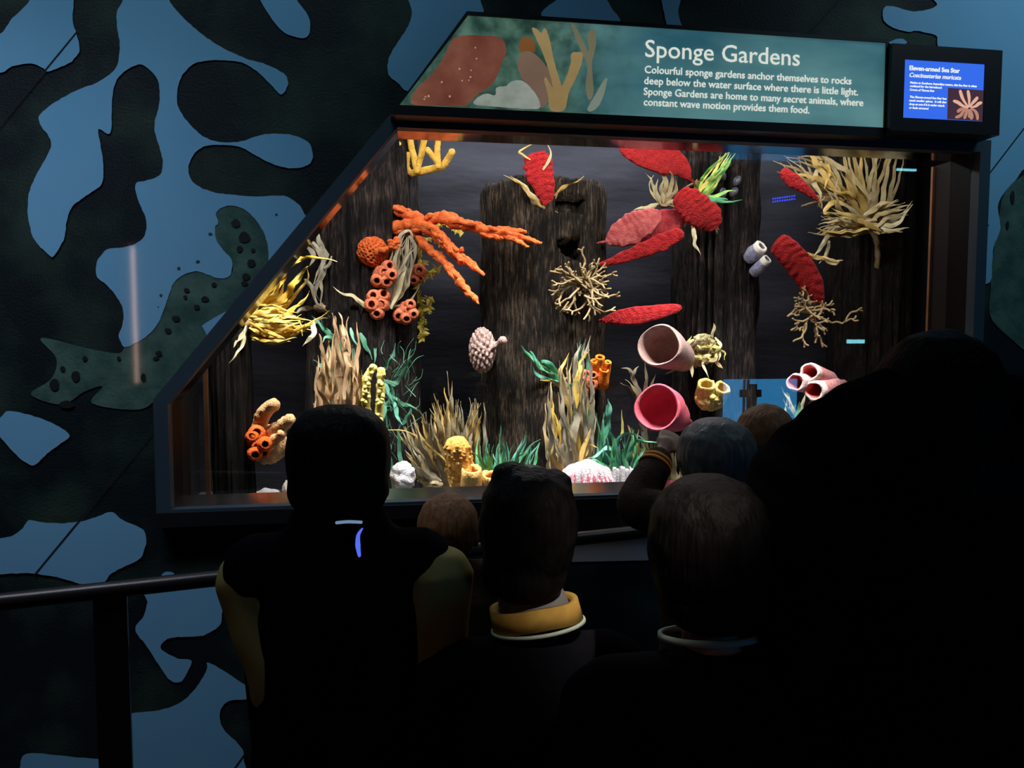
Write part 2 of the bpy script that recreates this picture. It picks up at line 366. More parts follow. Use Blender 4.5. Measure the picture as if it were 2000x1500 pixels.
def seam(a, b, wpx=1.3):
    dx, dy = b[0] - a[0], b[1] - a[1]; L = math.hypot(dx, dy); nx, ny = -dy / L * wpx, dx / L * wpx
    paint([(a[0] + nx, a[1] + ny), (b[0] + nx, b[1] + ny), (b[0] - nx, b[1] - ny), (a[0] - nx, a[1] - ny)], 5, -0.0055, smooth=False)
seam((150, 62), (-10, 256)); seam((316, 822), (66, 1124)); seam((2010, 238), (1924, 350)); seam((1640, 0), (1580, 66)); seam((480, 1470), (455, 1505))
paint([(1010, 986), (1900, 952), (1900, 1080), (1010, 1100)], 6, -0.0040, smooth=False)
wall = W.build('wall_back', [m_kelp, m_kelp2, m_kelp3, m_blue, m_spot, m_seam, m_panel], smooth=False); wall['kind'] = 'structure'
# ---- window: frame, reveal, sill, glass
win = thing('window_1', (0.7, 0, 0.945), None, None, kind='structure')
def ring(a, b, y0, y1, mb):
    n = len(a); k = len(mb.v)
    for poly, y in ((a, y0), (b, y0), (a, y1), (b, y1)): mb.v += [Vector((p[0], y, p[1])) for p in poly]
    for i in range(n):
        j = (i + 1) % n
        mb.face([k + i, k + j, k + n + j, k + n + i]); mb.face([k + 2 * n + i, k + 3 * n + i, k + 3 * n + j, k + 2 * n + j])
        mb.face([k + i, k + 2 * n + i, k + 2 * n + j, k + j]); mb.face([k + n + i, k + n + j, k + 3 * n + j, k + 3 * n + i])
mb = MB(); ring(WO, WI, -0.045, -0.001, mb)
fr = mb.build('frame', m_frame, win, smooth=False)
mb = MB(); ca = Vector((WO[3][0], 0, WO[3][1])); cb = Vector((WI[3][0], 0, WI[3][1]))
k = len(mb.v); q = Vector((0.0016, 0, 0))
mb.v += [ca - q + Vector((0, -.0456, 0)), ca + q + Vector((0, -.0456, 0)), cb + q + Vector((0, -.0456, 0)), cb - q + Vector((0, -.0456, 0))]; mb.face([0, 1, 2, 3])
mb.v += [v + Vector((0, 0.01, 0)) for v in mb.v[:4]]
mb.build('mitre_joint', m_black, fr, smooth=False)
m_reveal = mat('polished_reveal', (0.30, 0.30, 0.30), 0.12, spec=0.5, metal=1.0, c2=(0.22, 0.22, 0.23), vs=30, stretch=(1, 1, 6))
m_sill = mat('brushed_steel_sill', (0.62, 0.62, 0.60), 0.2, spec=0.5, metal=1.0, c2=(0.5, 0.5, 0.5), vs=60, stretch=(1, 8, 1))
m_dkrev = mat('dark_reveal', (0.004, 0.003, 0.0026), 0.5, spec=0.12)
RV = MB(); DK = MB()
for i in range(5):
    a, b = WI[i], WI[(i + 1) % 5]
    if i == 0: continue
    t = RV if i in (2, 3) else DK
    dY = .1 if i in (2, 3) else .2
    k = len(t.v); t.v += [Vector((a[0], -.002, a[1])), Vector((b[0], -.002, b[1])), Vector((b[0], dY, b[1])), Vector((a[0], dY, a[1]))]; t.face([k, k + 1, k + 2, k + 3])
RV.build('reveal', m_reveal, win, smooth=False)
DK.build('side_reveal', m_dkrev, win, smooth=False)
mb = MB(); k = len(mb.v)
mb.v += [Vector((x, y, z)) for x in (WI[0][0], WI[1][0]) for y, z in ((-.05, .945), (-.05, .972), (.1, 1.0), (.1, .945))]
for q in ((0, 1, 2, 3), (7, 6, 5, 4), (0, 4, 5, 1), (1, 5, 6, 2), (2, 6, 7, 3), (3, 7, 4, 0)): mb.face(list(q))
mb.build('sill', m_sill, win, smooth=False)
mb = MB(); mb.box((WO[0][0], -0.056, 0.925), (WO[1][0], -0.001, 0.973)); mb.build('bottom_rail', m_black, win, smooth=False)
mb = MB()
mb.box((WI[1][0] - .014, .188, .985), (WI[1][0] - .002, .2, 2.25)); xq = T(400, 880, .36).x; mb.box((xq, .36, TFZ), (xq + .015, .375, 1.55))
m_bead = mat('orange_brown_seal', (0.10, 0.045, 0.02), 0.35, c2=(0.05, 0.022, 0.012), vs=6)
mb.build('glazing_bead', m_bead, win, smooth=False)
g = bpy.data.materials.new('acrylic_pane'); g.use_nodes = True; nt = g.node_tree; nt.nodes.clear()
geo = nt.nodes.new('ShaderNodeNewGeometry'); dp = nt.nodes.new('ShaderNodeVectorMath'); dp.operation = 'DOT_PRODUCT'
nt.links.new(geo.outputs['Incoming'], dp.inputs[0]); nt.links.new(geo.outputs['Normal'], dp.inputs[1])
ab = nt.nodes.new('ShaderNodeMath'); ab.operation = 'ABSOLUTE'; nt.links.new(dp.outputs['Value'], ab.inputs[0])
su = nt.nodes.new('ShaderNodeMath'); su.operation = 'SUBTRACT'; su.inputs[0].default_value = 1; nt.links.new(ab.outputs[0], su.inputs[1])
pw = nt.nodes.new('ShaderNodeMath'); pw.operation = 'POWER'; nt.links.new(su.outputs[0], pw.inputs[0]); pw.inputs[1].default_value = 5
ma = nt.nodes.new('ShaderNodeMath'); ma.operation = 'MULTIPLY_ADD'; nt.links.new(pw.outputs[0], ma.inputs[0]); ma.inputs[1].default_value = 0.93; ma.inputs[2].default_value = 0.05
tr = nt.nodes.new('ShaderNodeBsdfTransparent'); gl = nt.nodes.new('ShaderNodeBsdfGlossy'); gl.inputs['Roughness'].default_value = 0.0
mx = nt.nodes.new('ShaderNodeMixShader'); nt.links.new(ma.outputs[0], mx.inputs[0]); nt.links.new(tr.outputs[0], mx.inputs[1]); nt.links.new(gl.outputs[0], mx.inputs[2])
o = nt.nodes.new('ShaderNodeOutputMaterial'); nt.links.new(mx.outputs[0], o.inputs[0])
mb = MB(); mb.prism([(x, max(z, .9985)) for x, z in WI], 0.100, 0.106); mb.build('pane', g, win, smooth=False)
# ---- tank shell
m_back = mat('tank_backdrop', (0.016, 0.017, 0.024), 0.8, c2=(0.032, 0.034, 0.046), vs=3.0, bump=0.5, bs=14, spec=0.25, stretch=(0.6, 1, 2.0))
m_tside = mat('tank_side', (0.012, 0.012, 0.014), 0.8)
m_tfloor = mat('tank_floor', (0.05, 0.05, 0.06), 0.85, c2=(0.10, 0.10, 0.11), vs=40, bump=0.5, bs=90)
TY = 1.30; TF = 0.765
mb = MB()
nx, nz = 90, 60
for j in range(nz + 1):
    for i in range(nx + 1):
        x = -1.0 + 3.9 * i / nx; z = TF + (2.8 - TF) * j / nz
        mb.v.append(Vector((x, TY + 0.02 * noise.noise(Vector((x * 2.2, 3, z * 4.5))), z)))
for j in range(nz):
    for i in range(nx):
        a = j * (nx + 1) + i; mb.face([a, a + 1, a + nx + 2, a + nx + 1])
struct(mb, 'wall_tank_back', m_back, True)
mb = MB(); mb.box((-1.06, 0.11, 0.0), (-1.0, TY + .1, 2.8)); struct(mb, 'wall_tank_left', m_tside)
mb = MB(); mb.box((2.9, 0.11, 0.0), (2.96, TY + .1, 2.8)); struct(mb, 'wall_tank_right', m_tside)
mb = MB(); mb.box((-1.06, 0.05, 2.8), (2.96, TY + .1, 2.86)); struct(mb, 'ceiling_tank', m_tside)
mb = MB(); mb.box((-1.0, 0.11, TF - 0.06), (2.9, TY + .02, TF)); struct(mb, 'floor_tank', m_tfloor)
mb = MB(); mb.box((-1.06, 0.012, 2.2542), (2.96, 0.11, 2.80)); struct(mb, 'wall_tank_front', m_tside)
# ---- timber piles
m_wood = wood('old_pile_timber', (0.006, 0.0045, 0.0035), (0.15, 0.11, 0.075))
m_wood2 = wood('dark_pile_timber', (0.005, 0.0045, 0.0045), (0.085, 0.062, 0.054))
m_wood3 = wood('black_pile_timber', (0.003, 0.0025, 0.002), (0.04, 0.026, 0.018))
def pile(cx, cy, r, z1, m, label, seed, amp=0.016, taper=0.0, holes=(), seg=150, dz=0.016):
    mb = MB(); z0 = TF; nz = int((z1 - z0) / dz); n0 = 0
    for j in range(nz + 1):
        z = z0 + (z1 - z0) * j / nz
        for k in range(seg):
            a = 2 * PI * k / seg; x, y = math.cos(a), math.sin(a)
            rr = r * (1 + taper * (1 - j / nz))
            h = noise.noise(Vector((x * 9 + seed, y * 9, z * 1.1))) * amp + noise.noise(Vector((x * 30 + seed, y * 30, z * 2.5))) * amp * 0.55 + noise.noise(Vector((x * 3, y * 3 + seed, z * 3))) * amp * 1.1
            cr = noise.noise(Vector((x * 14, y * 14 + seed, z * 0.6)))
            th_ = .32 if amp < .02 else .14
            if cr > th_: h -= min(.09, (cr - th_) * amp * 9)
            edge = max(0, (j / nz - 0.985) / 0.015); rr -= edge * 0.018 * (0.4 + abs(noise.noise(Vector((x * 8, y * 8, seed)))))
            p = Vector((cx + x * (rr + h), cy + y * (rr + h), z + (noise.noise(Vector((x * 6, y * 6, seed * 2))) * 0.02 if j == nz else 0)))
            for (hx0, hx1, hz0, hz1, dep) in holes:
                nn = noise.noise(p * 18) * .02
                if hx0 + nn < p.x < hx1 + nn and hz0 + nn < z < hz1 - nn and p.y < cy: p.y += dep * (1 + 10 * nn)
            mb.v.append(p)
    for j in range(nz):
        for k in range(seg):
            a = j * seg + k; b = j * seg + (k + 1) % seg; mb.face([a, b, b + seg, a + seg])
    c = len(mb.v); mb.v.append(Vector((cx, cy, z1 + 0.012)))
    for k in range(seg): mb.face([nz * seg + k, nz * seg + (k + 1) % seg, c])
    o = mb.build('timber_pile', m, origin=(cx, cy, z0)); return tag(o, label, 'pile', 'timber piles in the tank')
def px_circle(pl, pr, cy):                   # pile that spans two photo columns at depth cy
    a = T(pl, 650, cy); b = T(pr, 650, cy); return (a.x + b.x) / 2, (b.x - a.x) / 2
def zof(py, px, Y): return T(px, py, Y).z
c2x, c2r = px_circle(944, 1176, 0.94)
h1a, h1b = T(1085, 410, .68), T(1140, 385, .68); h2a, h2b = T(1092, 505, .68), T(1136, 470, .68)
PILE2 = pile(c2x, 0.94, c2r, zof(347, 1060, .70), m_wood, 'wide brown timber pile with a flat top and notches, in the middle of the tank', 3.1,
             holes=((h1a.x, h1b.x, h1a.z, h1b.z, .07), (h2a.x, h2b.x, h2a.z, h2b.z, .09)))
c1x, c1r = px_circle(602, 812, .98)
PILE1 = pile(c1x, .98, c1r, 2.74, m_wood2, 'dark timber pile behind the orange sponges, left of the flat-topped one', 7.7, taper=0.07)
c3x, c3r = px_circle(1322, 1468, 1.02)
PILE3 = pile(c3x, 1.02, c3r, 2.74, m_wood2, 'deeply cracked timber pile right of the flat-topped one, behind the cup sponges', 12.4, amp=0.024)
c4x, c4r = px_circle(1625, 1760, 1.06)
PILE4 = pile(c4x, 1.06, c4r, 2.74, m_wood3, 'near-black timber pile at the right, behind the big tan kelp mass', 21.0)
c0x, c0r = px_circle(410, 490, 0.46)
PILE0 = pile(c0x, 0.46, c0r, zof(640, 450, .46), m_wood3, 'short black timber pile at the left end of the tank, below the yellow kelp', 31.0, seg=90)
# ---- sign
def lettering(txt, name, parent, x, z, width, cap, y, m, shear=0.0, dep=0.0015, bold=0.0):
    cu = bpy.data.curves.new('t', 'FONT'); cu.body = txt; cu.size = 1; cu.shear = shear; cu.extrude = 0.02; cu.offset = bold
    cu.resolution_u = 3
    o = bpy.data.objects.new('t', cu); COL.objects.link(o)
    dg = bpy.context.evaluated_depsgraph_get(); me = bpy.data.meshes.new_from_object(o.evaluated_get(dg))
    bpy.data.objects.remove(o); bpy.data.curves.remove(cu)
    xs = [v.co.x for v in me.vertices]; x0, x1 = min(xs), max(xs); sx = width / (x1 - x0); sz = cap / 0.729
    base = parent_world(parent)
    for v in me.vertices:
        a, b, c = v.co; v.co = Vector((x + (a - x0) * sx, y + c * dep / 0.02, z + b * sz)) - base
    me.materials.append(m); o = bpy.data.objects.new(name, me); COL.objects.link(o); o.parent = parent; return o
YS = -0.12
sTL, sTR, sBR, sBL = T(914, 31, YS), T(1729, 84, YS), T(1725, 250, YS), T(780, 206, YS)
sz1 = (sTL.z + sTR.z) / 2; sz0 = (sBL.z + sBR.z) / 2; sx1 = (sTR.x + sBR.x) / 2
sign = thing('light_box_sign', (1.0, 0, sz0), 'long backlit Sponge Gardens sign with a slanted left end, above the tank window', 'sign')
bd = 0.022
oTLx = sTL.x - 0.004; oBLx = sBL.x - 0.016
boxo = [(oBLx - 0.012, sz0 - 0.032), (sx1 + 0.004, sz0 - 0.032), (sx1 + 0.004, sz1 + 0.012), (oTLx, sz1 + 0.012)]
mb = MB(); mb.prism(boxo, YS + 0.004, -0.006); mb.build('housing', m_black, sign, smooth=False)
face = [(sBL.x, sz0), (sx1, sz0), (sx1, sz1), (sTL.x, sz1)]
def lit(name, c, c2, s, vs, stretch=(1, 1, 1), rough=0.35, base=0.15):
    return mat(name, c, rough, c2=c2, vs=vs, emit=c, es=s, stretch=stretch, lo=0.3, hi=0.72)
m_face = lit('sign_picture_water', (0.030, 0.13, 0.17), (0.15, 0.34, 0.34), 0.60, 2.6, (0.7, 1, 2.0))
nt = m_face.node_tree; N = nt.nodes; L = nt.links; bsd = N['Principled BSDF']
tc = N.new('ShaderNodeTexCoord'); sx_ = N.new('ShaderNodeSeparateXYZ'); L.new(tc.outputs['Object'], sx_.inputs[0])
ng = N.new('ShaderNodeTexNoise'); ng.inputs['Scale'].default_value = 16; ng.inputs['Detail'].default_value = 6; L.new(tc.outputs['Object'], ng.inputs['Vector'])
rg_ = N.new('ShaderNodeValToRGB'); e = rg_.color_ramp.elements; e[0].position = .35; e[0].color = (0.022, 0.060, 0.045, 1); e[1].position = .68; e[1].color = (0.11, 0.22, 0.16, 1); L.new(ng.outputs['Fac'], rg_.inputs[0])
na = N.new('ShaderNodeMath'); na.operation = 'MULTIPLY_ADD'; L.new(ng.outputs['Fac'], na.inputs[0]); na.inputs[1].default_value = .25; L.new(sx_.outputs['X'], na.inputs[2])
mr = N.new('ShaderNodeMapRange'); mr.interpolation_type = 'SMOOTHSTEP'; L.new(na.outputs[0], mr.inputs[0]); mr.inputs[1].default_value = -.42; mr.inputs[2].default_value = -.02
mxr = N.new('ShaderNodeMix'); mxr.data_type = 'RGBA'; L.new(mr.outputs[0], mxr.inputs[0]); L.new(rg_.outputs[0], mxr.inputs[6]); L.new(bsd.inputs['Emission Color'].links[0].from_socket, mxr.inputs[7])
L.new(mxr.outputs[2], bsd.inputs['Emission Color']); L.new(mxr.outputs[2], bsd.inputs['Base Color'])
mb = MB(); mb.prism(face, YS, YS + 0.006)
mb.build('face', m_face, sign, smooth=False)
mb = MB(); ring(boxo, face, YS - 0.006, YS + 0.004, mb); mb.build('edge_trim', m_black, sign, smooth=False)
def flat(px, name, m, parent, y, th=0.0012, smooth=True, clip=None, rag=.9):
    P = [p + Vector((noise.noise(p * .22), noise.noise(p * .22 + Vector((9, 0, 0))), 0)) * rag for p in spline([(a, b, 0) for a, b in px], 9, True)] if smooth else [Vector((a, b, 0)) for a, b in px]
    V = [T(p.x, p.y, y) for p in P]; mb = MB(); mb.prism([(v.x, v.z) for v in V], y - th, y); return mb.build(name, m, parent, smooth=False)
ZA = lambda s: zz(s, 3.3333, 700, 0)
flat(ZA('620,250 700,232 820,232 920,245 955,290 960,340 930,420 900,500 860,560 780,610 720,670 680,690 500,688 360,680 342,650 380,580 470,490 540,400 580,320'), 'printed_sponge', lit('print_orange', (0.15, 0.035, 0.022), (0.30, 0.115, 0.07), 0.6, 9), sign, YS - 0.0014)
flat(ZA('1055,260 1090,240 1140,265 1150,330 1110,345 1050,335'), 'printed_sponge', lit('print_rust', (0.20, 0.075, 0.02), (0.25, 0.10, 0.03), 0.65, 8), sign, YS - 0.0014)
flat(ZA('1035,420 1060,350 1110,335 1180,380 1240,460 1265,520 1240,640 1190,700 1130,600 1060,500'), 'printed_sponge', lit('print_brown', (0.17, 0.10, 0.07), (0.25, 0.16, 0.11), 0.65, 5), sign, YS - 0.0018)
m_ptan = lit('print_tan', (0.30, 0.19, 0.07), (0.42, 0.30, 0.13), 0.65, 6)
flat(ZA('1130,190 1160,190 1190,215 1215,185 1245,260 1270,380 1310,520 1330,550 1380,420 1385,350 1430,340 1460,350 1450,420 1410,520 1370,600 1340,715 1250,715 1235,620 1210,520 1225,510 1265,570 1240,460 1190,320'), 'printed_sponge', m_ptan, sign, YS - 0.0026)
flat(ZA('1390,150 1430,200 1470,290 1500,330 1495,220 1540,200 1545,300 1520,420 1530,600 1500,650 1480,560 1490,430 1450,330 1400,210'), 'printed_sponge', lit('print_dull_tan', (0.17, 0.15, 0.09), (0.22, 0.21, 0.13), 0.65, 6), sign, YS - 0.0018)
flat(ZA('1490,715 1540,620 1600,520 1620,520 1590,640 1540,715'), 'printed_sponge', lit('print_pale', (0.2, 0.24, 0.18), (0.25, 0.30, 0.24), 0.65, 6), sign, YS - 0.0018)
flat(ZA('760,680 770,640 830,610 890,620 900,570 960,560 1000,530 1060,525 1120,570 1170,640 1180,700 1100,708 900,695'), 'printed_sponge', lit('print_white', (0.25, 0.29, 0.24), (0.42, 0.44, 0.38), 0.6, 22), sign, YS - 0.0022)
dots = MB()
for k in range(34):
    p = (730 + U(-60, 60) * 1.3 + U(80, 190), U(80, 205)); p = (U(820, 970), U(85, 200))
    if not (p[1] > 100 - (p[0] - 870) * .3 and p[0] < 985 - (p[1] - 80) * .9 + 0 and p[0] > 985 - p[1] * 0.9): continue
    c = T(p[0], p[1], YS - 0.0032); r = U(0.0018, 0.0045)
    dots.prism([(c.x + r * math.cos(q * PI / 4), c.z + r * math.sin(q * PI / 4)) for q in range(8)], YS - 0.0034, YS - 0.0028)
dots.build('printed_dots', emis('print_dot', (0.5, 0.34, 0.28), 0.7), sign, smooth=False)
m_let = emis('sign_lettering', (0.80, 0.82, 0.74), 0.85)
def sign_line(txt, p0, p1, cap_px, name='lettering', bold=0.0):
    a = T(*p0, YS); b = T(*p1, YS)
    return lettering(txt, name, sign, a.x, (a.z + b.z) / 2, b.x - a.x, cap_px * M(a), YS - 0.0022, m_let, bold=bold)
sign_line('Sponge Gardens', (1260, 112), (1561, 128), 34, 'title_lettering', 0.0)
sign_line('Colourful sponge gardens anchor themselves to rocks', (1259, 144), (1662, 164), 14.5, bold=0.004)
sign_line('deep below the water surface where there is little light.', (1258, 165), (1675, 186), 14.5, bold=0.004)
sign_line('Sponge Gardens are home to many secret animals, where', (1257, 186), (1685, 207), 14.5, bold=0.004)
sign_line('constant wave motion provides them food.', (1257, 206), (1580, 222), 14.5, bold=0.004)
# ---- information screen
YD = -0.15
a, b, c, d = T(1734, 84, YD), T(1957, 98, YD), T(1953, 268, YD), T(1726, 250, YD)
bx0, bx1, bz1, bz0 = sx1 + 0.006, (b.x + c.x) / 2, (a.z + b.z) / 2, (c.z + d.z) / 2
scr = thing('information_screen', (bx0 + 0.2, 0, bz0), 'black boxed information screen showing a pale sea star on blue, right of the long sign', 'screen')
da, db, dc, dd = T(1768, 114, YD), T(1925, 126, YD), T(1921, 238, YD), T(1764, 229, YD)
dx0, dx1, dz1, dz0 = (da.x + dd.x) / 2, (db.x + dc.x) / 2, (da.z + db.z) / 2, (dc.z + dd.z) / 2
mb = MB(); mb.box((bx0, YD + 0.012, bz0), (bx1, -0.008, bz1)); mb.build('casing', m_black, scr, smooth=False)
mb = MB(); R4 = lambda x0, x1, z0, z1: [(x0, z0), (x1, z0), (x1, z1), (x0, z1)]
ring(R4(bx0, bx1, bz0, bz1), R4(dx0, dx1, dz0, dz1), YD, YD + 0.012, mb); mb.build('bezel', m_black, scr, smooth=False)
mb = MB(); mb.prism(R4(dx0 - .004, dx1 + .004, dz0 - .004, dz1 + .004), YD + 0.006, YD + 0.012)
mb.build('display', emis('screen_blue', (0.040, 0.16, 0.88), 0.95), scr, smooth=False)
m_wt = emis('screen_white', (0.85, 0.92, 1.0), 0.95)
KS = 1833 / 220.0
def sp(s): return zz(s, KS, 1740, 80)
YT = YD + 0.006
def screen_line(txt, p0, p1, cap, shear=0.0, bold=0.0, name='lettering'):
    a = T(*sp('%f,%f' % p0)[0], YT); b = T(*sp('%f,%f' % p1)[0], YT)
    lettering(txt, name, scr, a.x, (a.z + b.z) / 2, b.x - a.x, cap / KS * M(a), YT - 0.0012, m_wt, shear, 0.001, bold)
screen_line('Eleven-armed Sea Star', (300, 470), (1115, 525), 72, bold=0.02)
screen_line('Coscinasterias muricata', (300, 580), (1135, 640), 70, 0.22, bold=0.01)
for t, p0, p1 in [('Native to Southern Australian waters, this Sea Star is often', (312, 690), (1390, 758)), ('confused for the introduced', (308, 746), (820, 780)), ('Crown of Thorns Star', (305, 808), (705, 832)),
                  ('The Eleven-armed Sea Star has', (303, 925), (900, 958)), ('much smaller spines.  It will also', (298, 982), (898, 1016)), ('drop an arm if it is under attack', (296, 1040), (870, 1074)), ('or feels stressed', (293, 1102), (605, 1118))]:
    screen_line(t, p0, p1, 34, bold=0.015)
flat(sp('930,762 1510,806 1490,1308 915,1272'), 'photo_background', emis('screen_brown', (0.055, 0.028, 0.045), 1.0), scr, YT - 0.0006, 0.0006, smooth=False)
m_star = emis('screen_star', (0.80, 0.45, 0.33), 0.95); m_star2 = emis('screen_star_shade', (0.50, 0.24, 0.17), 0.95)
ST = MB()
for i, arm in enumerate(['1265,1085 1180,960 1140,860 1125,795', '1272,1080 1275,960 1265,870 1250,800', '1285,1075 1330,1010 1385,950 1415,910', '1300,1085 1380,1060 1430,1020 1485,1000', '1255,1090 1160,1050 1090,1000 1010,972', '1250,1095 1170,1105 1110,1130 1085,1165', '1255,1105 1180,1150 1130,1215 1045,1245', '1265,1110 1235,1160 1210,1220 1195,1270', '1275,1112 1278,1170 1280,1220 1270,1250', '1285,1110 1310,1170 1320,1230 1300,1280', '1298,1100 1370,1140 1405,1210 1410,1290']):
    P = spline([T(x, y, YT - 0.0016) for x, y in sp(arm)], 4); L = []; Rr = []
    for k, p in enumerate(P):
        t = (P[min(k + 1, len(P) - 1)] - P[max(k - 1, 0)]).normalized(); nrm = Vector((-t.z, 0, t.x)); u = k / (len(P) - 1)
        wd = 0.0055 * (0.45 + 1.3 * u if u < .5 else 1.1 * math.sqrt(max(0.03, 1 - ((u - .5) / .5) ** 4)))
        L.append((p + nrm * wd)); Rr.append((p - nrm * wd))
    ST.prism([(v.x, v.z) for v in L + Rr[::-1]], YT - 0.0022 + i * 0.00003, YT - 0.0012, 0 if i < 5 else 1)
ST.build('sea_star_picture', [m_star, m_star2], scr, smooth=False)
# ---- hand rail
ra, rb, rc = TZ(-260, 1200, 0.93), TZ(440, 1128, 0.93), TZ(1900, 965, 0.93)
ra.z = rb.z = rc.z = 0.925
rail = thing('handrail', (rb.x, rb.y, 0), 'dark metal handrail on flat posts running across the front of the window', 'handrail')
mb = MB(); mb.tube([ra, ra.lerp(rc, .33), ra.lerp(rc, .66), rc], 0.021, 14, 8)
m_rail = mat('rail_metal', (0.035, 0.03, 0.03), 0.35, spec=0.5, metal=0.6)
mb.build('rail', m_rail, rail)
def railat(px):
    best = min(range(0, 401), key=lambda i: abs(proj(ra.lerp(rc, i / 400))[0] - px)); return ra.lerp(rc, best / 400)
def proj(p):
    v = p - CAM; z = v.dot(fw); return 1000 + FPX * v.dot(rt) / z, 750 - FPX * v.dot(up) / z
for px in (217, 1000, 1640):
    p = railat(px); wd = 0.037; dr = (rc - ra).normalized(); nn = Vector((-dr.y, dr.x, 0))
    mb = MB(); k = 0
    mb.v = [p + dr * s * wd + nn * q * 0.012 - Vector((0, 0, 0.015 if zt else p.z)) for zt in (0, 1) for s, q in ((-1, -1), (1, -1), (1, 1), (-1, 1))]
    for q in ((0, 3, 2, 1), (4, 5, 6, 7), (0, 1, 5, 4), (1, 2, 6, 5), (2, 3, 7, 6), (3, 0, 4, 7)): mb.face(list(q))
    mb.build('post', m_rail, rail, smooth=False)
# ---- lamps and lit things of the room that the glass mirrors
def room_lamp(px, py, yv, sx, sz, c, s, name, label, cat):
    p = mirror(px, py, yv); mb = MB(); mb.box((p.x - sx / 2, p.y, p.z - sz / 2), (p.x + sx / 2, p.y + 0.02, p.z + sz / 2))
    root = thing(name, p, label, cat); mb.build('diffuser', emis(name + '_glow', c, s), root, smooth=False)
    mb = MB(); mb.box((p.x - sx / 2 - .02, p.y - .05, p.z - sz / 2 - .02), (p.x + sx / 2 + .02, p.y - .001, p.z + sz / 2 + .02)); mb.build('housing', m_black, root, smooth=False)
    return root
room_lamp(1770, 330, 6.17, 0.27, 0.05, (0.25, 0.85, 0.95), 9.0, 'strip_lamp', 'pale cyan strip of light mirrored at the top right of the glass, under the kelp', 'lamp')
room_lamp(1671, 667, 6.17, 0.24, 0.05, (0.25, 0.85, 0.95), 9.0, 'strip_lamp', 'pale cyan strip of light mirrored in the glass above the pink tubes', 'lamp')
led = thing('indicator_panel', mirror(1530, 391, 6.17), 'small row of blue indicator lights mirrored in the glass left of the kelp mass', 'light')
mb = MB()
for k in range(10):
    for j in range(2):
        q = mirror(1510 + k * 4.6, 394 - k * .6 - j * 6, 6.17); mb.box((q.x - .007, q.y, q.z - .009), (q.x + .007, q.y + .01, q.z + .009))
mb.build('indicator_light', emis('led_blue', (0.03, 0.06, 1.0), 16.0), led, smooth=False)
pA, pB = mirror(1413, 741, 6.17), mirror(1552, 905, 6.17)
qa, qb = mirror(258, 482, 5.97, 0), mirror(271, 748, 5.97, 0)
tl = thing('tube_lamp', ((qa.x + qb.x) / 2, qa.y, qb.z), 'upright warm tube lamp, seen as a streak on the glossy mural', 'lamp')
mb = MB(); mb.box((qa.x, qa.y, qb.z), (qb.x, qa.y + .03, qa.z)); mb.build('tube', emis('tube_warm', (1.0, 0.62, 0.50), 14.0), tl, smooth=False)
mb = MB(); mb.box((qa.x - .02, qa.y - .03, qb.z - .02), (qb.x + .02, qa.y - .001, qa.z + .02)); mb.build('housing', m_black, tl, smooth=False)
opp = thing('opposite_exhibit_panel', ((pA.x + pB.x) / 2, pA.y, pB.z), 'blue lit panel with a dark cross, mirrored in the glass left of the pink tubes', 'panel')
mb = MB(); mb.box((pA.x, pA.y, pB.z), (pB.x, pA.y + .02, pA.z)); mb.build('lit_face', emis('panel_blue', (0.05, 0.36, 0.80), 4.6), opp, smooth=False)
mb = MB()
for (x0, y0, x1, y1) in ((1458, 750, 1474, 830), (1443, 761, 1484, 775), (1457, 741, 1459, 830), (1450, 741, 1451.5, 830)):
    a, b = mirror(x0, y0, 6.17), mirror(x1, y1, 6.17); mb.box((a.x, a.y + .02, b.z), (b.x, a.y + .05, a.z))
mb.build('cross', m_black, opp, smooth=False)
# ------------------------------------------------------------------ reef colours
def sponge(name, c, c2, vs=45, bump=0.7, bs=160, pits=None):
    return mat(name, c, 0.85, c2=c2, vs=vs, bump=bump, bs=bs, spec=0.15, pits=pits)
O_ = sponge('orange_sponge', (0.62, 0.105, 0.022), (0.80, 0.19, 0.055), pits=(130, (0.42, 0.05, 0.012)))
O_tube = sponge('salmon_tube_sponge', (0.52, 0.12, 0.055), (0.66, 0.20, 0.10), pits=(150, (0.42, 0.08, 0.03)))
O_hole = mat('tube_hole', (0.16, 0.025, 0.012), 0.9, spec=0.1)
O_bright = sponge('bright_orange_sponge', (0.80, 0.20, 0.01), (0.90, 0.30, 0.04))
O_hot = sponge('hot_orange_sponge', (0.78, 0.11, 0.015), (0.88, 0.19, 0.04))
Y_ = sponge('yellow_sponge', (0.78, 0.44, 0.05), (0.88, 0.60, 0.14))
Y_lem = sponge('lemon_sponge', (0.66, 0.54, 0.10), (0.80, 0.70, 0.24))
Y_pale = sponge('mustard_sponge', (0.52, 0.40, 0.10), (0.76, 0.64, 0.24), vs=70)
RED = mat('red_paddle', (0.36, 0.008, 0.012), 0.75, c2=(0.50, 0.016, 0.018), vs=45, bump=1.0, bs=150, spec=0.25, sheen=0.05)
RED2 = mat('red_paddle_dusky', (0.28, 0.018, 0.028), 0.75, c2=(0.42, 0.045, 0.05), vs=28, bump=0.5, bs=200, spec=0.2, sheen=0.05)
PINKL = mat('pink_paddle', (0.36, 0.055, 0.06), 0.75, c2=(0.52, 0.12, 0.11), vs=40, bump=0.6, bs=170, spec=0.2, sheen=0.05)
ROOT = mat('holdfast_brown', (0.22, 0.14, 0.06), 0.8, c2=(0.34, 0.24, 0.11), vs=60)
K_yel = mat('yellow_kelp', (0.70, 0.42, 0.03), 0.55, c2=(0.82, 0.62, 0.16), vs=16)
K_gold = mat('gold_kelp', (0.62, 0.30, 0.02), 0.55, c2=(0.78, 0.50, 0.08), vs=16)
K_lime = mat('lime_kelp', (0.60, 0.58, 0.08), 0.55, c2=(0.70, 0.66, 0.20), vs=16)
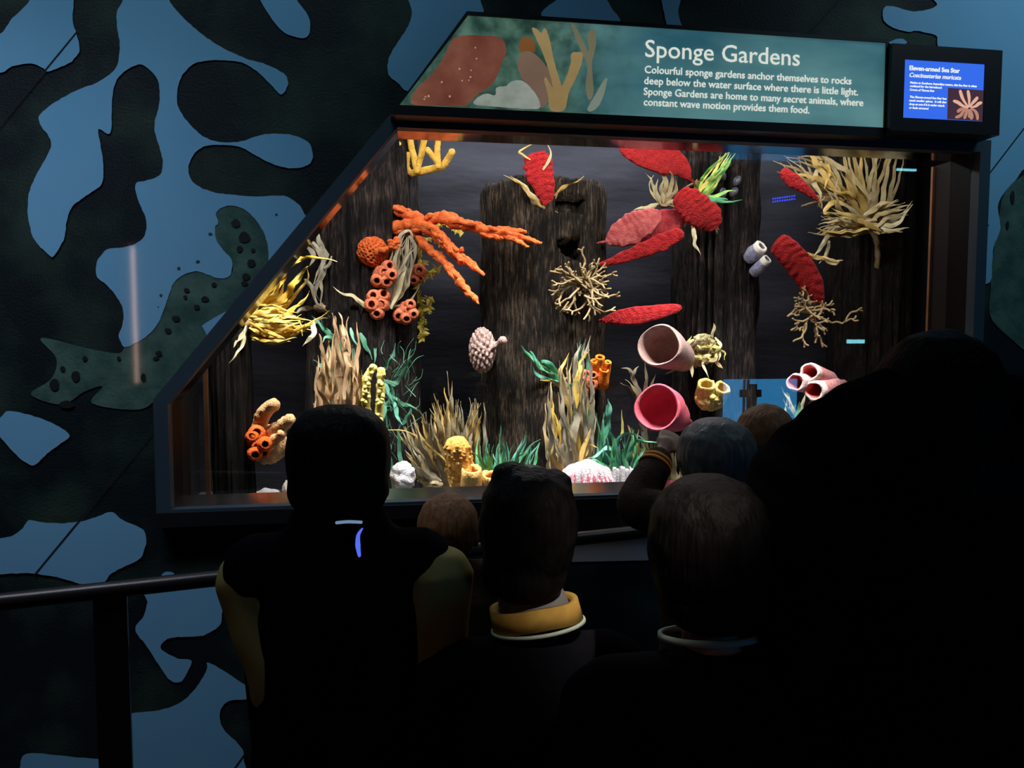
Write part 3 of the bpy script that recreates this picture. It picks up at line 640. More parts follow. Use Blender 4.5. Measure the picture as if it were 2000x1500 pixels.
K_cream = mat('cream_kelp', (0.46, 0.39, 0.20), 0.55, c2=(0.58, 0.54, 0.34), vs=16)
K_tan = mat('tan_kelp', (0.50, 0.32, 0.17), 0.6, c2=(0.64, 0.44, 0.26), vs=18)
K_bei = mat('beige_kelp', (0.44, 0.34, 0.17), 0.6, c2=(0.58, 0.47, 0.26), vs=18)
K_gry = mat('grey_kelp', (0.27, 0.24, 0.16), 0.6, c2=(0.44, 0.41, 0.31), vs=18)
K_oli = mat('olive_kelp', (0.25, 0.19, 0.08), 0.6, c2=(0.40, 0.34, 0.20), vs=22)
K_och = mat('ochre_kelp', (0.55, 0.36, 0.08), 0.6, c2=(0.66, 0.48, 0.18), vs=18)
K_kh = mat('khaki_kelp', (0.42, 0.33, 0.15), 0.6, c2=(0.54, 0.46, 0.27), vs=25)
K_gre = mat('green_kelp', (0.045, 0.30, 0.12), 0.55, c2=(0.16, 0.46, 0.25), vs=18)
K_tea = mat('teal_kelp', (0.05, 0.28, 0.19), 0.55, c2=(0.18, 0.44, 0.34), vs=18)
K_sea = mat('seagreen_kelp', (0.05, 0.22, 0.13), 0.55, c2=(0.15, 0.36, 0.25), vs=18)
K_brt = mat('bright_green_kelp', (0.05, 0.46, 0.13), 0.5, c2=(0.45, 0.72, 0.15), vs=30)
HYD = mat('branching_tan', (0.24, 0.165, 0.07), 0.7, c2=(0.36, 0.27, 0.14), vs=40)
LEAFY = mat('leafy_yellow', (0.46, 0.36, 0.03), 0.55, c2=(0.60, 0.50, 0.10), vs=30)
# ------------------------------------------------------------------ builders
def kelp(name, label, base, blades, mats, cat='kelp', group=None, hold=True, hr=0.02, sub=5):
    """blades: (points, width px, material index)"""
    root = thing(name, base, label, cat, group)
    for pts, wpx, mi in blades:
        P = [T(*q) for q in pts]; mb = MB()
        k = M(P[len(P) // 2])
        mb.ribbon(P, wpx * k, tw=(U(-.5, .5), U(-.9, .9)), crk=U(.10, .22), sub=sub)
        mb.build('frond', mats[mi], root)
    if hold:
        mb = MB(); mb.ball(Vector(base) + Vector((0, 0, hr * .4)), (hr * 1.4, hr * 1.2, hr), 14, 8, fn=lambda d: noise.noise(d * 3) * .4); mb.build('holdfast', ROOT, root)
    return root
def fan(b0, b1, tips, n, Yb, Yt, wpx, mis, bend=0.16, jit=8, tmin=0.75, order=None):
    out = []
    for i in range(n):
        u = (i + U(.15, .85)) / n
        bx = b0[0] + (b1[0] - b0[0]) * u + U(-4, 4); by = b0[1] + (b1[1] - b0[1]) * u + U(-4, 4)
        t = lin([Vector((a, b)) for a, b in tips], u); s = U(tmin, 1.0)
        tx = bx + (t.x - bx) * s + U(-jit, jit); ty = by + (t.y - by) * s + U(-jit, jit)
        y0 = Yb + U(-.04, .04); y1 = Yt + U(-.09, .09)
        nx, ny = -(ty - by), tx - bx; bd = U(-bend, bend)
        m1 = (bx + (tx - bx) * .35 + nx * bd + U(-3, 3), by + (ty - by) * .35 + ny * bd, y0 + (y1 - y0) * .3)
        m2 = (bx + (tx - bx) * .7 + nx * bd * .7 + U(-5, 5), by + (ty - by) * .7 + ny * bd * .7, y0 + (y1 - y0) * .7)
        out.append(([(bx, by, y0), m1, m2, (tx, ty, y1)], wpx * U(.7, 1.2), random.choice(mis)))
    return out
def B(s, Y0, Y1=None, w=9, m=0):
    q = [float(x) for x in s.replace(',', ' ').split()]; n = len(q) // 2; Y1 = Y0 if Y1 is None else Y1
    return ([(q[2 * i], q[2 * i + 1], Y0 + (Y1 - Y0) * i / max(1, n - 1)) for i in range(n)], w, m)
def floor_base(px, Y):
    p = T(px, 900, Y); return (p.x, p.y, TF)
def paddle(label, stem, spine, hw, m, root_at, Yr, seed=0, rag=.10, rootn=9, group='red paddle sponges', th=0.008):
    """stem / spine: (px, py, Y) lists, hw in px"""
    a = T(*root_at, Yr); r = thing('paddle_sponge', a, label, 'sponge', group)
    P = [T(*q) for q in spine]; k = M(P[len(P) // 2])
    mb = MB(); mb.leaf(P, [h * k for h in hw], th=th, rag=rag, ph=seed * 3.1); mb.build('blade', m, r)
    if stem:
        S = [T(*q) for q in stem]; mb = MB(); mb.tube(S, [0.006, 0.008], 8, 5); mb.build('stalk', m, r)
    mb = MB(); away = (P[0] - P[-1]).normalized(); sd = away.cross(Vector((0, 1, 0))).normalized()
    if rootn:
        for i in range(rootn):
            d = (away * U(.2, 1) + sd * U(-1, 1) + Vector((0, U(-.5, 1), 0))).normalized(); q = a + d * U(.025, .045)
            mb.tube([a, a.lerp(q, .5) + Vector((U(-1, 1), U(-1, 1), U(-1, 1))) * .006, q], [.005, .004, .003], 6, 4)
        mb.tube([a, a + Vector((0, .16, 0))], .007, 6)
        mb.build('holdfast', ROOT, r)
    return r
def barrel(mb, base, rim, r0, r1, hole=.55, nz=.004, m=0, mh=1, deep=.6, seg=22, fl=1.0, ns=30, lip=.05):
    ax = rim - base; L = ax.length
    prof = [(r0 * .6, 0), (r0, L * .08), (r0 + (r1 - r0) * .35, L * .35), (r0 + (r1 - r0) * .75, L * .7), (r1 * fl, L * .93), (r1 * .96, L * (1 + lip * .6)), (r1 * (hole + 1) / 2, L * (1 + lip)), (r1 * hole, L * .97), (r1 * hole * .95, L * (1 - deep * .5)), (r1 * hole * .6, L * (1 - deep))]
    mb.lathe(base, ax, prof, seg, nz, ns, mfn=lambda i: mh if i >= 8 else m)
def knob(mb, base, rim, r, nz=.003, m=0, mh=1, hole=.36, seg=22):
    ax = rim - base; L = ax.length
    mb.lathe(base, ax, [(r * .7, 0), (r * 1.02, L * .25), (r * 1.15, L * .55), (r * 1.1, L * .78), (r * .92, L * .93), (r * .74, L * 1.02), (r * (hole + .12), L * 1.05), (r * hole, L * 1.0), (r * hole * .95, L * .85), (r * hole * .5, L * .6)], seg, nz, 40, mfn=lambda i: mh if i >= 7 else m)
def sph(n):
    return [Vector((math.sqrt(1 - (1 - 2 * (i + .5) / n) ** 2) * math.cos(i * 2.399963), math.sqrt(1 - (1 - 2 * (i + .5) / n) ** 2) * math.sin(i * 2.399963), 1 - 2 * (i + .5) / n)) + Vector((U(-1, 1), U(-1, 1), U(-1, 1))) * (.55 / math.sqrt(n)) for i in range(n)]
def near(pts, d): return min((d - q).length for q in pts)
def tube_cluster(name, label, centre, holes, rpx, mats, Yf, Yb, group=None, body=True, spread=.8):
    c = T(*centre, Yb); root = thing(name, c, label, 'sponge', group)
    k = M(c); cf = T(*centre, Yf)
    if body:
        mb = MB(); mb.ball(T(*centre, Yf + .05), (rpx * 1.5 * k, .05, rpx * 1.6 * k), 20, 14, fn=lambda d: .15 * noise.noise(d * 3))
        mb.tube([T(*centre, Yf + .07), c], rpx * .6 * k, 10); mb.build('body', mats[0], root)
    for (x, y, *r) in holes:
        rr = (r[0] if r else rpx) * k
        rim = T(x, y, Yf + U(-.012, .012)); bs = rim.lerp(T(centre[0] + (x - centre[0]) * spread * .55, centre[1] + (y - centre[1]) * spread * .55, Yf + .085), 1.0)
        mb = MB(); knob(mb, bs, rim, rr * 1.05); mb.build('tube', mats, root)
    return root
# ------------------------------------------------------------------ upper left: yellow branching sponge, orange branches
r = thing('branching_sponge', T(776, 348, .92), 'bright yellow branching sponge at the top left corner of the window', 'sponge')
mb = MB(); k = M(T(800, 330, .85))
def br(pts, Ya, Yb, rad, mb=mb, nz=.0025, ns=90, seg=12):
    q = [float(x) for x in pts.replace(',', ' ').split()]; n = len(q) // 2
    P = [T(q[2 * i], q[2 * i + 1], Ya + (Yb - Ya) * i / (n - 1)) for i in range(n)]; kk = M(P[0])
    mb.tube(P, [x * kk for x in rad], seg, 7, nz, ns)
br('760,350 776,347 800,340 830,333 862,325 876,308 883,296', .96, .76, [6, 8, 7, 7, 7, 6, 6.5])
br('800,338 792,322 785,298 778,280', .88, .82, [6, 6, 5.5, 6.5]); br('794,326 796,310 797,300', .86, .84, [5, 5, 5])
br('814,335 808,305 803,285 800,258', .85, .84, [6, 6, 6, 7]); br('814,335 822,305 827,280 833,255', .85, .78, [6, 6, 6, 7])
br('856,326 854,300 855,280 856,258', .80, .78, [6, 6, 5.5, 6]); br('856,320 845,305 834,292', .80, .76, [5.5, 5.5, 6])
mb.build('branches', Y_, r)
mb = MB(); p = T(770, 348, .93); mb.ball(p, (.022, .06, .018), 12, 8); mb.build('holdfast', Y_, r)

def orange_branch(label, base, arms):
    r = thing('branch_sponge', T(*base), label, 'sponge')
    for pts, Ya, Yb, rad in arms:
        mb = MB(); q = [float(x) for x in pts.replace(',', ' ').split()]; n = len(q) // 2
        P = [T(q[2 * i], q[2 * i + 1], Ya + (Yb - Ya) * i / (n - 1)) for i in range(n)]; kk = M(P[0])
        mb.tube(P, [x * kk for x in rad], 16, 12, .010, 42)
        # knobbly ridges along the arm
        for i in range(1, n):
            a, b = P[i - 1], P[i]
            for j in range(2):
                o = Vector((U(-1, 1), U(-1, .2), U(-1, 1))) * rad[i] * kk * .75
                s0 = a.lerp(b, U(0, .3)) + o; s1 = a.lerp(b, U(.7, 1.15)) + o * U(.6, 1.3)
                mb.tube([s0, s0.lerp(s1, .5) + o * .35, s1], [rad[i] * kk * .45, rad[i] * kk * .5, rad[i] * kk * .25], 9, 6, .006, 60)
        mb.build('arm', O_, r)
    mb = MB(); p = T(*base); mb.ball(p, (.03, .06, .028), 14, 9, fn=lambda d: noise.noise(d * 4) * .3); mb.build('base', O_, r)
    return r
orange_branch('long orange branching sponge arm reaching right to the flat-topped pile, topmost of the two', (772, 412, .84), [
    ('768,411 800,420 835,432 862,424 888,436 915,440 950,450 985,455 1020,463 1054,475', .80, .52, [9, 11, 9, 12, 12, 10, 9, 8, 6, 3]),
    ('880,432 905,434 928,438', .66, .60, [6, 5, 3]), ('950,452 985,448 1000,450 1027,453', .62, .54, [7, 6, 5, 3]),
    ('940,455 965,462 980,465', .62, .56, [7, 6, 4]), ('985,458 1010,470 1032,482', .58, .52, [6, 5, 3])])
orange_branch('drooping orange branching sponge with two arms hanging down right, below the longer arm', (770, 446, .84), [
    ('766,446 795,440 822,440 850,455 872,478 895,500 918,514 945,537', .80, .55, [11, 12, 12, 11, 11, 9, 7, 3]),
    ('800,444 822,470 842,492 868,512 886,535 905,560 918,575 935,592', .78, .50, [9, 8, 8, 8, 9, 8, 6, 3]),
    ('860,460 880,482 893,505 905,512', .70, .60, [9, 8, 7, 4]), ('822,440 845,445 868,470 880,492', .72, .60, [8, 8, 7, 5]), ('895,490 902,489', .62, .60, [4, 5]),
    ('890,535 900,552 916,570 925,578', .58, .52, [5, 6, 5, 3])])
# round orange sponge with frilly arm
r = thing('round_sponge', T(727, 492, .86), 'round pitted orange sponge with a frilly arm on its right, on the dark pile', 'sponge')
PP = sph(190)
def pitf(d):
    q = near(PP, d); return -.20 * max(0, 1 - q / .085) ** .6 + .07 * noise.noise(d * 3)
pc = T(727, 492, .74); k = M(pc)
mb = MB(); mb.ball(pc, (31 * k, 26 * k, 30 * k), 110, 70, fn=pitf, mfn=lambda h: 1 if h < -.085 else 0); mb.build('body', [O_, O_hole], r)
mb = MB()
for q in range(12):
    x0, y0 = 735 + q * 3.6, 497 - q * 2.3 + U(-4, 4); p = T(x0, y0, .68 + U(-.02, .02))
    mb.ball(p, (8 * k * U(.7, 1.2), 7 * k, 6.5 * k * U(.7, 1.3)), 14, 9, fn=lambda d: .35 * noise.noise(d * 3 + p * 20))
for q in range(7):
    p = T(762 + q * 3, 478 + U(-13, 8), .67); mb.ball(p, (6 * k, 5 * k, 4 * k), 10, 7, fn=lambda d: .4 * noise.noise(d * 4 + p * 30))
mb.build('frill', O_, r)
mb = MB(); mb.tube([pc, T(727, 492, .96)], .03, 10); mb.build('base', O_, r)
G = 'orange tube sponges on the dark pile'
tube_cluster('tube_sponge', 'cluster of five orange tubes directly under the round pitted sponge', (746, 538), [(761, 519), (751, 531, 12), (766, 537), (736, 549), (755, 551)], 11.5, [O_tube, O_hole], .66, .88, G)
tube_cluster('tube_sponge', 'lowest left cluster of five orange tubes, beside a curled pale strand', (736, 594), [(729, 577, 12), (749, 574), (726, 595, 13), (745, 594, 13), (736, 613, 12)], 12.5, [O_tube, O_hole], .66, .88, G)
tube_cluster('tube_sponge', 'lowest right cluster of five orange tubes, in front of the leafy yellow vine', (794, 607), [(802, 594, 10), (799, 604, 10), (808, 614, 10), (779, 618, 12), (794, 623, 11)], 11, [O_tube, O_hole], .70, .95, G)
tube_cluster('tube_sponge', 'half-hidden cluster of orange tubes right of the grey kelp column', (812, 537), [(819, 528, 12), (808, 548, 9), (821, 544, 7)], 11, [O_tube, O_hole], .80, .98, G)
# ------------------------------------------------------------------ left: kelps
bl = [B('490,615 530,560 560,520 610,502 658,512', .44, .36, 11, 0), B('500,612 545,590 575,555 590,530 602,521', .44, .38, 13, 0), B('505,618 560,610 590,590 604,568', .44, .36, 10, 0),
      B('490,622 530,612 555,612 580,622 592,656', .42, .34, 9, 0), B('490,632 540,650 590,645 612,632', .42, .36, 10, 2), B('487,640 530,655 590,640 645,606', .42, .36, 9, 1),
      B('492,660 530,668 575,655 596,630', .42, .37, 11, 2), B('492,664 520,669 555,662 590,640', .42, .37, 8, 3), B('612,628 610,655 592,676', .42, .38, 10, 3),
      B('482,635 474,655 462,668 456,678', .42, .38, 8, 3), B('476,645 474,668 468,685 446,709', .42, .36, 8, 3), B('505,600 540,568 556,540 562,520', .44, .40, 9, 1), B('510,598 535,575 548,552', .44, .40, 10, 0),
      B('520,600 548,575 556,548', .44, .41, 8, 1), B('500,610 550,600 572,582 600,545 601,524', .44, .40, 8, 0)]
bl += fan((484, 606), (490, 662), [(570, 596), (600, 622), (622, 632), (590, 655), (550, 668)], 24, .43, .35, 7, [0, 0, 1, 2], .2)
kelp('kelp_plant', 'yellow kelp with long curling fronds on the short black pile at the left edge', T(478, 640, .45), bl, [K_yel, K_gold, K_lime, K_cream], hr=.025)
bl = [B('618,455 628,480 633,510 622,545 618,575 634,602', .74, .74, 12, 0), B('606,470 622,490 632,515 615,555', .74, .72, 11, 0), B('600,482 614,502 605,520', .72, .7, 9, 0), B('648,500 640,520 622,530 610,560', .74, .72, 6, 0), B('628,480 634,500 628,560 626,600', .74, .74, 10, 0), B('595,545 608,560 618,590 640,610', .74, .74, 8, 0),
      B('580,612 600,600 625,605 645,620', .70, .74, 10, 0), B('600,640 620,625 640,622', .70, .72, 8, 0)]
kelp('kelp_plant', 'grey limp kelp strands behind the yellow kelp, near the slanted frame', T(625, 605, .78), bl, [K_gry], hr=.02)
bl = fan((752, 605), (766, 600), [(772, 470), (790, 452), (800, 455), (815, 470)], 22, .74, .72, 8, [0, 0, 1], .12, 6, .85)
bl += [B('722,606 708,592 690,580 668,572 650,560', .72, .66, 8, 1), B('760,600 785,575 800,545 806,520', .72, .72, 7, 1), B('765,600 800,590 818,560', .72, .74, 6, 0), B('775,475 785,455 800,452 808,470', .70, .72, 7, 0), B('772,478 776,510 770,540 775,560', .70, .72, 8, 1), B('800,460 812,490 806,520', .7, .72, 7, 0)]
kelp('kelp_plant', 'grey column of thin kelp strands between the orange tube clusters', T(757, 606, .79), bl, [K_gry, K_cream], hr=.02)
r = thing('leafy_vine', T(826, 655, .97), 'yellow vine of small oval leaves running down the right edge of the dark pile', 'vine')
V = MB()
def vine(pts, Y, nl, s=15):
    P = spline([T(x, y, Y + U(-.01, .01)) for x, y in pts], 8); V.tube(P[::4], .003, 6, 3)
    for i in range(nl):
        p = P[int((i + .5) / nl * (len(P) - 1))]; kk = M(p); a = U(0, 2 * PI)
        d = Vector((math.cos(a), U(-.7, .1), math.sin(a))).normalized(); L = s * kk * U(.7, 1.2)
        V.ribbon([p, p + d * L * .5 + Vector((0, 0, .003)), p + d * L], 6.5 * kk, .0015, (U(-.5, .5), 0), .03, sub=3, blunt=.35)
vine([(806, 440), (820, 455), (816, 490), (826, 520)], .90, 22); vine([(818, 560), (830, 540), (846, 528), (856, 535)], .86, 20, 17); vine([(812, 560), (818, 590), (826, 610), (818, 640)], .92, 42, 14)
vine([(826, 608), (838, 600), (838, 580)], .90, 12); vine([(818, 635), (826, 650), (822, 664)], .92, 22, 12); vine([(850, 438), (880, 440), (905, 455)], .84, 22, 13); vine([(820, 470), (845, 465), (862, 478)], .86, 14, 12)
V.build('leaves', LEAFY, r)
mb = MB(); mb.tube([T(824, 500, .93), T(815, 520, .95), T(820, 600, .95), T(824, 658, .97)], .004, 7, 8); mb.tube([T(820, 470, .9), T(806, 470, .96)], .004, 6); mb.build('stem', LEAFY, r)
# tan kelp clump
bl = fan((640, 870), (706, 870), [(610, 800), (618, 715), (624, 650), (648, 620), (660, 612), (672, 614), (694, 632), (700, 690), (708, 770)], 64, .60, .55, 13, [0, 0, 0, 1], .07, 6, .62)
bl += [B('640,830 620,760 617,716', .55, .54, 10, 0), B('650,800 636,720 630,680 622,652', .56, .52, 11, 0), B('660,780 658,690 655,640 648,613', .54, .52, 10, 0), B('672,780 680,700 672,640 661,612', .52, .5, 13, 0), B('690,800 698,700 700,660 696,630', .53, .52, 8, 0), B('612,830 614,800 619,778', .55, .55, 7, 0)]
bl = [([(x, y if y < 860 else 1000, Y) for x, y, Y in p], w_, m_) for p, w_, m_ in bl]
kelp('kelp_plant', 'tall tan kelp clump rising behind the leftmost black-haired head', floor_base(672, .60), bl, [K_tan, K_bei], hr=.05)
# yellow knobbly columns
r = thing('finger_sponge', floor_base(730, .52), 'lemon yellow knobbly twin-column sponge beside the tan kelp', 'sponge')
for xs in ('718,1000 720,900 717,820 714,770 717,740 730,716', '745,1000 742,880 740,820 743,760 744,722'):
    mb = MB(); br(xs, .52, .50, [9, 9, 8, 8, 8, 7], mb, .008, 55, 14)
    q = [float(x) for x in xs.replace(',', ' ').split()]
    for i in range(16):
        t = U(.35, 1); p = lin([Vector((q[2 * j], q[2 * j + 1])) for j in range(len(q) // 2)], t); a = T(p.x, p.y, .50); d = Vector((U(-1, 1), -1, U(-.5, 1))).normalized()
        mb.tube([a, a + d * .014, a + d * .021 + Vector((0, 0, -.006))], [.009, .010, .008], 9, 4, .003, 80)
    mb.build('column', Y_lem, r)
# green ribbons + filament weed
bl = [B('742,742 775,746 793,715 803,682', .68, .62, 9, 0), B('750,722 765,698 773,672', .70, .66, 8, 1), B('750,760 772,782 800,792 828,812', .66, .62, 9, 0), B('745,800 768,772 758,745', .66, .64, 8, 0), B('770,785 776,810 785,830', .64, .6, 8, 1),
      B('703,650 715,675 726,702', .70, .7, 9, 0), B('734,690 733,680 732,705 724,715', .7, .7, 5, 0), B('740,740 755,760 770,790', .66, .64, 9, 1), B('748,780 752,800 745,830', .66, .64, 8, 0), B('785,830 800,810 802,790', .66, .63, 8, 1)]
bl = bl + [B('770,960 762,900 755,830 748,760', .66, .68, 9, 1), B('775,960 782,900 778,850 785,825', .66, .66, 8, 0)]
rg = kelp('kelp_plant', 'green ribbon weed with fine thread-like tufts, right of the lemon yellow columns', floor_base(772, .66), bl, [K_sea, K_tea], hr=.03)
mb = MB()
for i in range(64):
    x, y = U(745, 815), U(690, 900); x -= (y - 690) * .03
    a = U(-.9, .9); L = U(18, 42); p = T(x, y, .64 + U(-.03, .03)); q = T(x + L * math.sin(a), y - L * math.cos(a), .62 + U(-.04, .03)); mb.tube([p, p.lerp(q, .5) + Vector((U(-1, 1), 0, U(-1, 1))) * .012, q], [.0016, .0014, .0008], 5, 5)
tt = mb.build('thread_tuft', K_sea, rg); tt['kind'] = 'stuff'
bl = [B('655,672 640,650 625,632 608,618', .62, .56, 9, 0), B('660,680 640,655 632,635 628,625', .62, .58, 9, 1), B('650,665 636,660 630,668', .6, .58, 7, 0), B('668,690 655,660 645,650', .62, .58, 8, 0), B('640,718 625,712 612,704', .62, .58, 8, 1), B('685,640 690,660 700,680', .64, .6, 6, 0), B('650,672 648,700 650,760 660,900 668,980', .62, .62, 10, 1), B('690,680 692,760 690,860 690,980', .64, .64, 9, 1)]
kelp('kelp_plant', 'sea-green fronds poking out left of and behind the tan kelp clump', floor_base(664, .68), bl, [K_sea, K_tea], hr=.03)
# ------------------------------------------------------------------ left bottom corals
FING = sponge('peach_finger_sponge', (0.78, 0.40, 0.20), (0.86, 0.60, 0.26), vs=60, pits=(95, (0.62, 0.24, 0.14)))
r = thing('finger_sponge', T(505, 880, .52), 'peach sponge with stubby raised fingers and a fan-shaped foot, on the short black pile', 'sponge')
for s, Ya, Yb, rad in (('508,868 507,835 512,815 522,800 536,788', .47, .40, [13, 13, 14, 14, 12]), ('515,866 530,845 550,832 568,818', .45, .38, [15, 14, 13, 11]), ('525,870 538,858 552,846', .42, .38, [11, 10, 9])):
    mb = MB(); br(s, Ya, Yb, rad, mb, .007, 55, 18); mb.build('finger', FING, r)
mb = MB(); pc = T(524, 868, .47); k = M(pc); mb.ball(pc, (38 * k, 22 * k, 38 * k), 40, 26, fn=lambda d: .22 * noise.noise(d * 2.6) + .05 * noise.noise(d * 9)); mb.tube([pc, T(485, 868, .46)], .03, 10); mb.build('foot', FING, r)
tube_cluster('tube_sponge', 'hot orange tube sponge on the front of the peach finger sponge', (503, 862), [(501, 845, 15), (518, 868, 13), (504, 872, 14), (492, 852, 12), (515, 885, 12), (498, 888, 13)], 14, [O_hot, O_hole], .37, .46, spread=.9)
def stone(label, px, py, rpx, Y, m, name='pebble_stone', cat='stone', amp=.2, sq=(1, 1, 1), seed=0):
    c = T(px, py, Y); k = M(c); top = c.z + rpx * k * sq[2]
    c.z = max(c.z, TF + .01); rz = top - c.z
    mb = MB(); o = Vector((seed, seed * 2, 0))
    mb.ball(c, (rpx * k * sq[0], rpx * k * sq[1], rpx * k * sq[2]), 40, 26, fn=lambda d: amp * noise.noise(d * 2.2 + o) + amp * .35 * noise.noise(d * 7 + o))
    if c.z - rpx * k * sq[2] > TF: mb.tube([c, Vector((c.x, c.y, TF))], rpx * k * .7, 14)
    return tag(mb.build(name, m, origin=(c.x, c.y, TF)), label, cat)
WHT = sponge('white_coral', (0.48, 0.48, 0.51), (0.64, 0.62, 0.64), vs=30)
CRM = sponge('cream_stone', (0.66, 0.60, 0.50), (0.82, 0.78, 0.70), vs=40, pits=(70, (0.45, 0.40, 0.30)))
stone('flat whitish stone on the tank floor at the far left, right of the black pile', 523, 968, 24, .62, WHT, sq=(1.1, 1, .55), seed=3)
stone('small speckled cream stone standing beside the leftmost black-haired head', 566, 958, 16, .62, CRM, sq=(.9, .9, 1.35), seed=5)
stone('lumpy white coral to the right of the leftmost black-haired head', 787, 930, 25, .58, WHT, 'coral', 'coral', .3, (.95, .9, 1.15), seed=9)
# olive clump
bl = fan((862, 985), (925, 985), [(806, 925), (775, 830), (800, 815), (820, 790), (845, 780), (872, 752), (885, 790), (905, 770), (935, 745), (940, 800)], 90, .74, .66, 12, [0, 0, 1, 2], .07, 9, .74)
bl += [B('890,880 885,830 880,790 884,745', .66, .6, 8, 0), B('884,800 878,770 873,725', .62, .6, 4, 0), B('862,940 835,930 815,912', .64, .58, 10, 1), B('865,945 835,945 820,938', .62, .57, 10, 0), B('870,900 835,870 800,845 748,838', .64, .6, 6, 2)]
kelp('grass_clump', 'bushy olive grass clump with pointed blades left of the flat-topped pile', floor_base(893, .74), bl, [K_oli, K_gry, K_och], cat='weed', hr=.06)
# orange pillar + cups
PIL = sponge('orange_yellow_sponge', (0.70, 0.26, 0.045), (0.86, 0.56, 0.14), vs=55, pits=(70, (0.55, 0.15, 0.03)))
CUPY = sponge('yellow_cup_sponge', (0.80, 0.36, 0.10), (0.90, 0.68, 0.22), vs=55)
r = thing('pillar_sponge', floor_base(905, .48), 'stout orange-yellow pillar sponge standing at the sill', 'sponge')
mb = MB(); br('914,1010 906,945 897,905 892,868', .48, .44, [22, 23, 25, 23], mb, .004, 40, 40)
for i in range(70):
    t = U(.35, .97); a = lin([T(914, 1010, .48), T(906, 945, .47), T(897, 905, .455), T(892, 866, .44)], min(t, 1)); th_ = U(0, 2 * PI); d = Vector((math.cos(th_), -abs(math.sin(th_)), U(-.2, .3))); mb.ball(a + d * 23 * M(a) * (1 if t < .97 else U(.2, .9)) + Vector((0, 0, .02 if t > .97 else 0)), (.011, .009, .010), 10, 7)
mb.build('body', PIL, r)
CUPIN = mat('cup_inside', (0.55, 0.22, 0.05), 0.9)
def floor_cup(label, px, py, rpx, Y, grp=None):
    rim = T(px, py, Y); k = M(rim); bs = Vector((rim.x, rim.y + .09, TF)); r = thing('cup_sponge', bs, label, 'sponge')
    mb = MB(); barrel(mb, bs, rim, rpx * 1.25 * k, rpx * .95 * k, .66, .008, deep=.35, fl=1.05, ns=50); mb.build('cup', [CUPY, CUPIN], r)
floor_cup('small yellow cup sponge at the foot of the orange pillar, opening upward', 921, 919, 21, .40)
floor_cup('yellow cup sponge half hidden behind the middle child with tufted hair', 958, 930, 18, .42)
# green left of middle child
bl = fan((950, 985), (1010, 985), [(926, 855), (950, 846), (958, 860), (978, 832), (990, 855), (1010, 848), (1030, 842), (1055, 858), (1040, 880)], 40, .56, .5, 9, [0, 0, 1, 1], .10, 6, .62)
bl += [B('980,930 985,890 980,860 977,832', .54, .48, 8, 1), B('1000,930 1012,900 1030,878 1056,857', .54, .46, 9, 1), B('1000,920 1020,890 1038,872', .52, .47, 9, 0), B('985,940 960,920 925,885', .54, .48, 10, 0), B('1000,900 1024,866 1028,842', .54, .5, 9, 1)]
kelp('kelp_plant', 'low green kelp in front of the flat-topped pile, behind the middle child', floor_base(980, .56), bl, [K_gre, K_tea], hr=.04)
# dome coral
DOM = sponge('white_ridged_coral', (0.50, 0.44, 0.46), (0.62, 0.57, 0.59), vs=70); DOMP = sponge('rose_valley', (0.50, 0.10, 0.17), (0.62, 0.20, 0.26), vs=70)
c = T(1144, 975, .42); k = M(c); c.z = TF + .01; rz = T(1144, 899, .42).z - c.z
DV = []
def domef(d):
    a = math.atan2(d.y, d.x); q = math.sin(a * 26 + 4 * noise.noise(d * 6) + d.z * 5)
    DV.append(q * (1 if d.z < .80 else -1) if d.z < .80 else 1); return .045 * q * (1 - abs(d.z)) ** .3 + .07 * noise.noise(d * 3.2) - .10 * max(0, d.z - .85)
mb = MB(); mb.ball(c, (72 * k, 52 * k, rz), 200, 46, fn=domef)
mb.m = [1 if sum(DV[i] for i in f) / len(f) < .05 else 0 for f in mb.f]
tag(mb.build('brain_coral', [DOM, DOMP], origin=(c.x, c.y, TF)), 'low domed white coral with ridged rose-pink furrows at the sill', 'coral')
# ------------------------------------------------------------------ centre: kelp column, orange, teal
bl = fan((1098, 985), (1145, 985), [(1070, 860), (1074, 760), (1062, 740), (1085, 710), (1105, 685), (1125, 668), (1148, 662), (1150, 690), (1140, 780)], 60, .62, .58, 12, [0, 0, 1, 1, 2], .07, 7, .62)
bl += [B('1120,935 1095,915 1078,890 1080,866', .54, .5, 9, 3), B('1135,900 1122,800 1132,720 1150,682', .56, .52, 13, 2), B('1112,800 1098,750 1098,715 1112,690', .56, .53, 11, 3), B('1120,740 1125,700 1134,672', .56, .54, 8, 1), B('1142,700 1146,680 1154,656', .58, .57, 5, 1), B('1100,760 1078,745 1056,742', .56, .52, 7, 3), B('1128,920 1140,890 1150,870 1165,875', .54, .5, 10, 3), B('1115,880 1125,820 1118,770', .54, .52, 14, 1), B('1128,900 1118,860 1108,835', .52, .48, 10, 0), B('1128,920 1145,860 1155,838', .52, .5, 9, 3)]
kelp('kelp_plant', 'tall beige and yellow kelp column behind the ridged dome coral', floor_base(1122, .62), bl, [K_bei, K_gry, K_yel, K_och], hr=.05)
bl = [B('1098,742 1070,725 1045,705 1030,690 1018,674', .64, .58, 9, 0), B('1098,740 1075,712 1055,705 1042,695', .64, .6, 8, 1), B('1098,746 1068,742 1048,730 1040,714', .64, .6, 8, 1), B('1098,742 1075,730 1055,712', .63, .6, 10, 0), B('1098,744 1080,720 1060,706', .63, .62, 10, 0), B('1048,708 1040,690 1036,686', .6, .6, 5, 1), B('1095,748 1110,752 1130,748', .62, .6, 6, 0), B('1098,744 1085,735 1062,722', .62, .6, 10, 0)]
kelp('kelp_plant', 'teal fronds streaming left from the beige kelp column', T(1100, 744, .68), bl, [K_gre, K_tea], hr=.02)
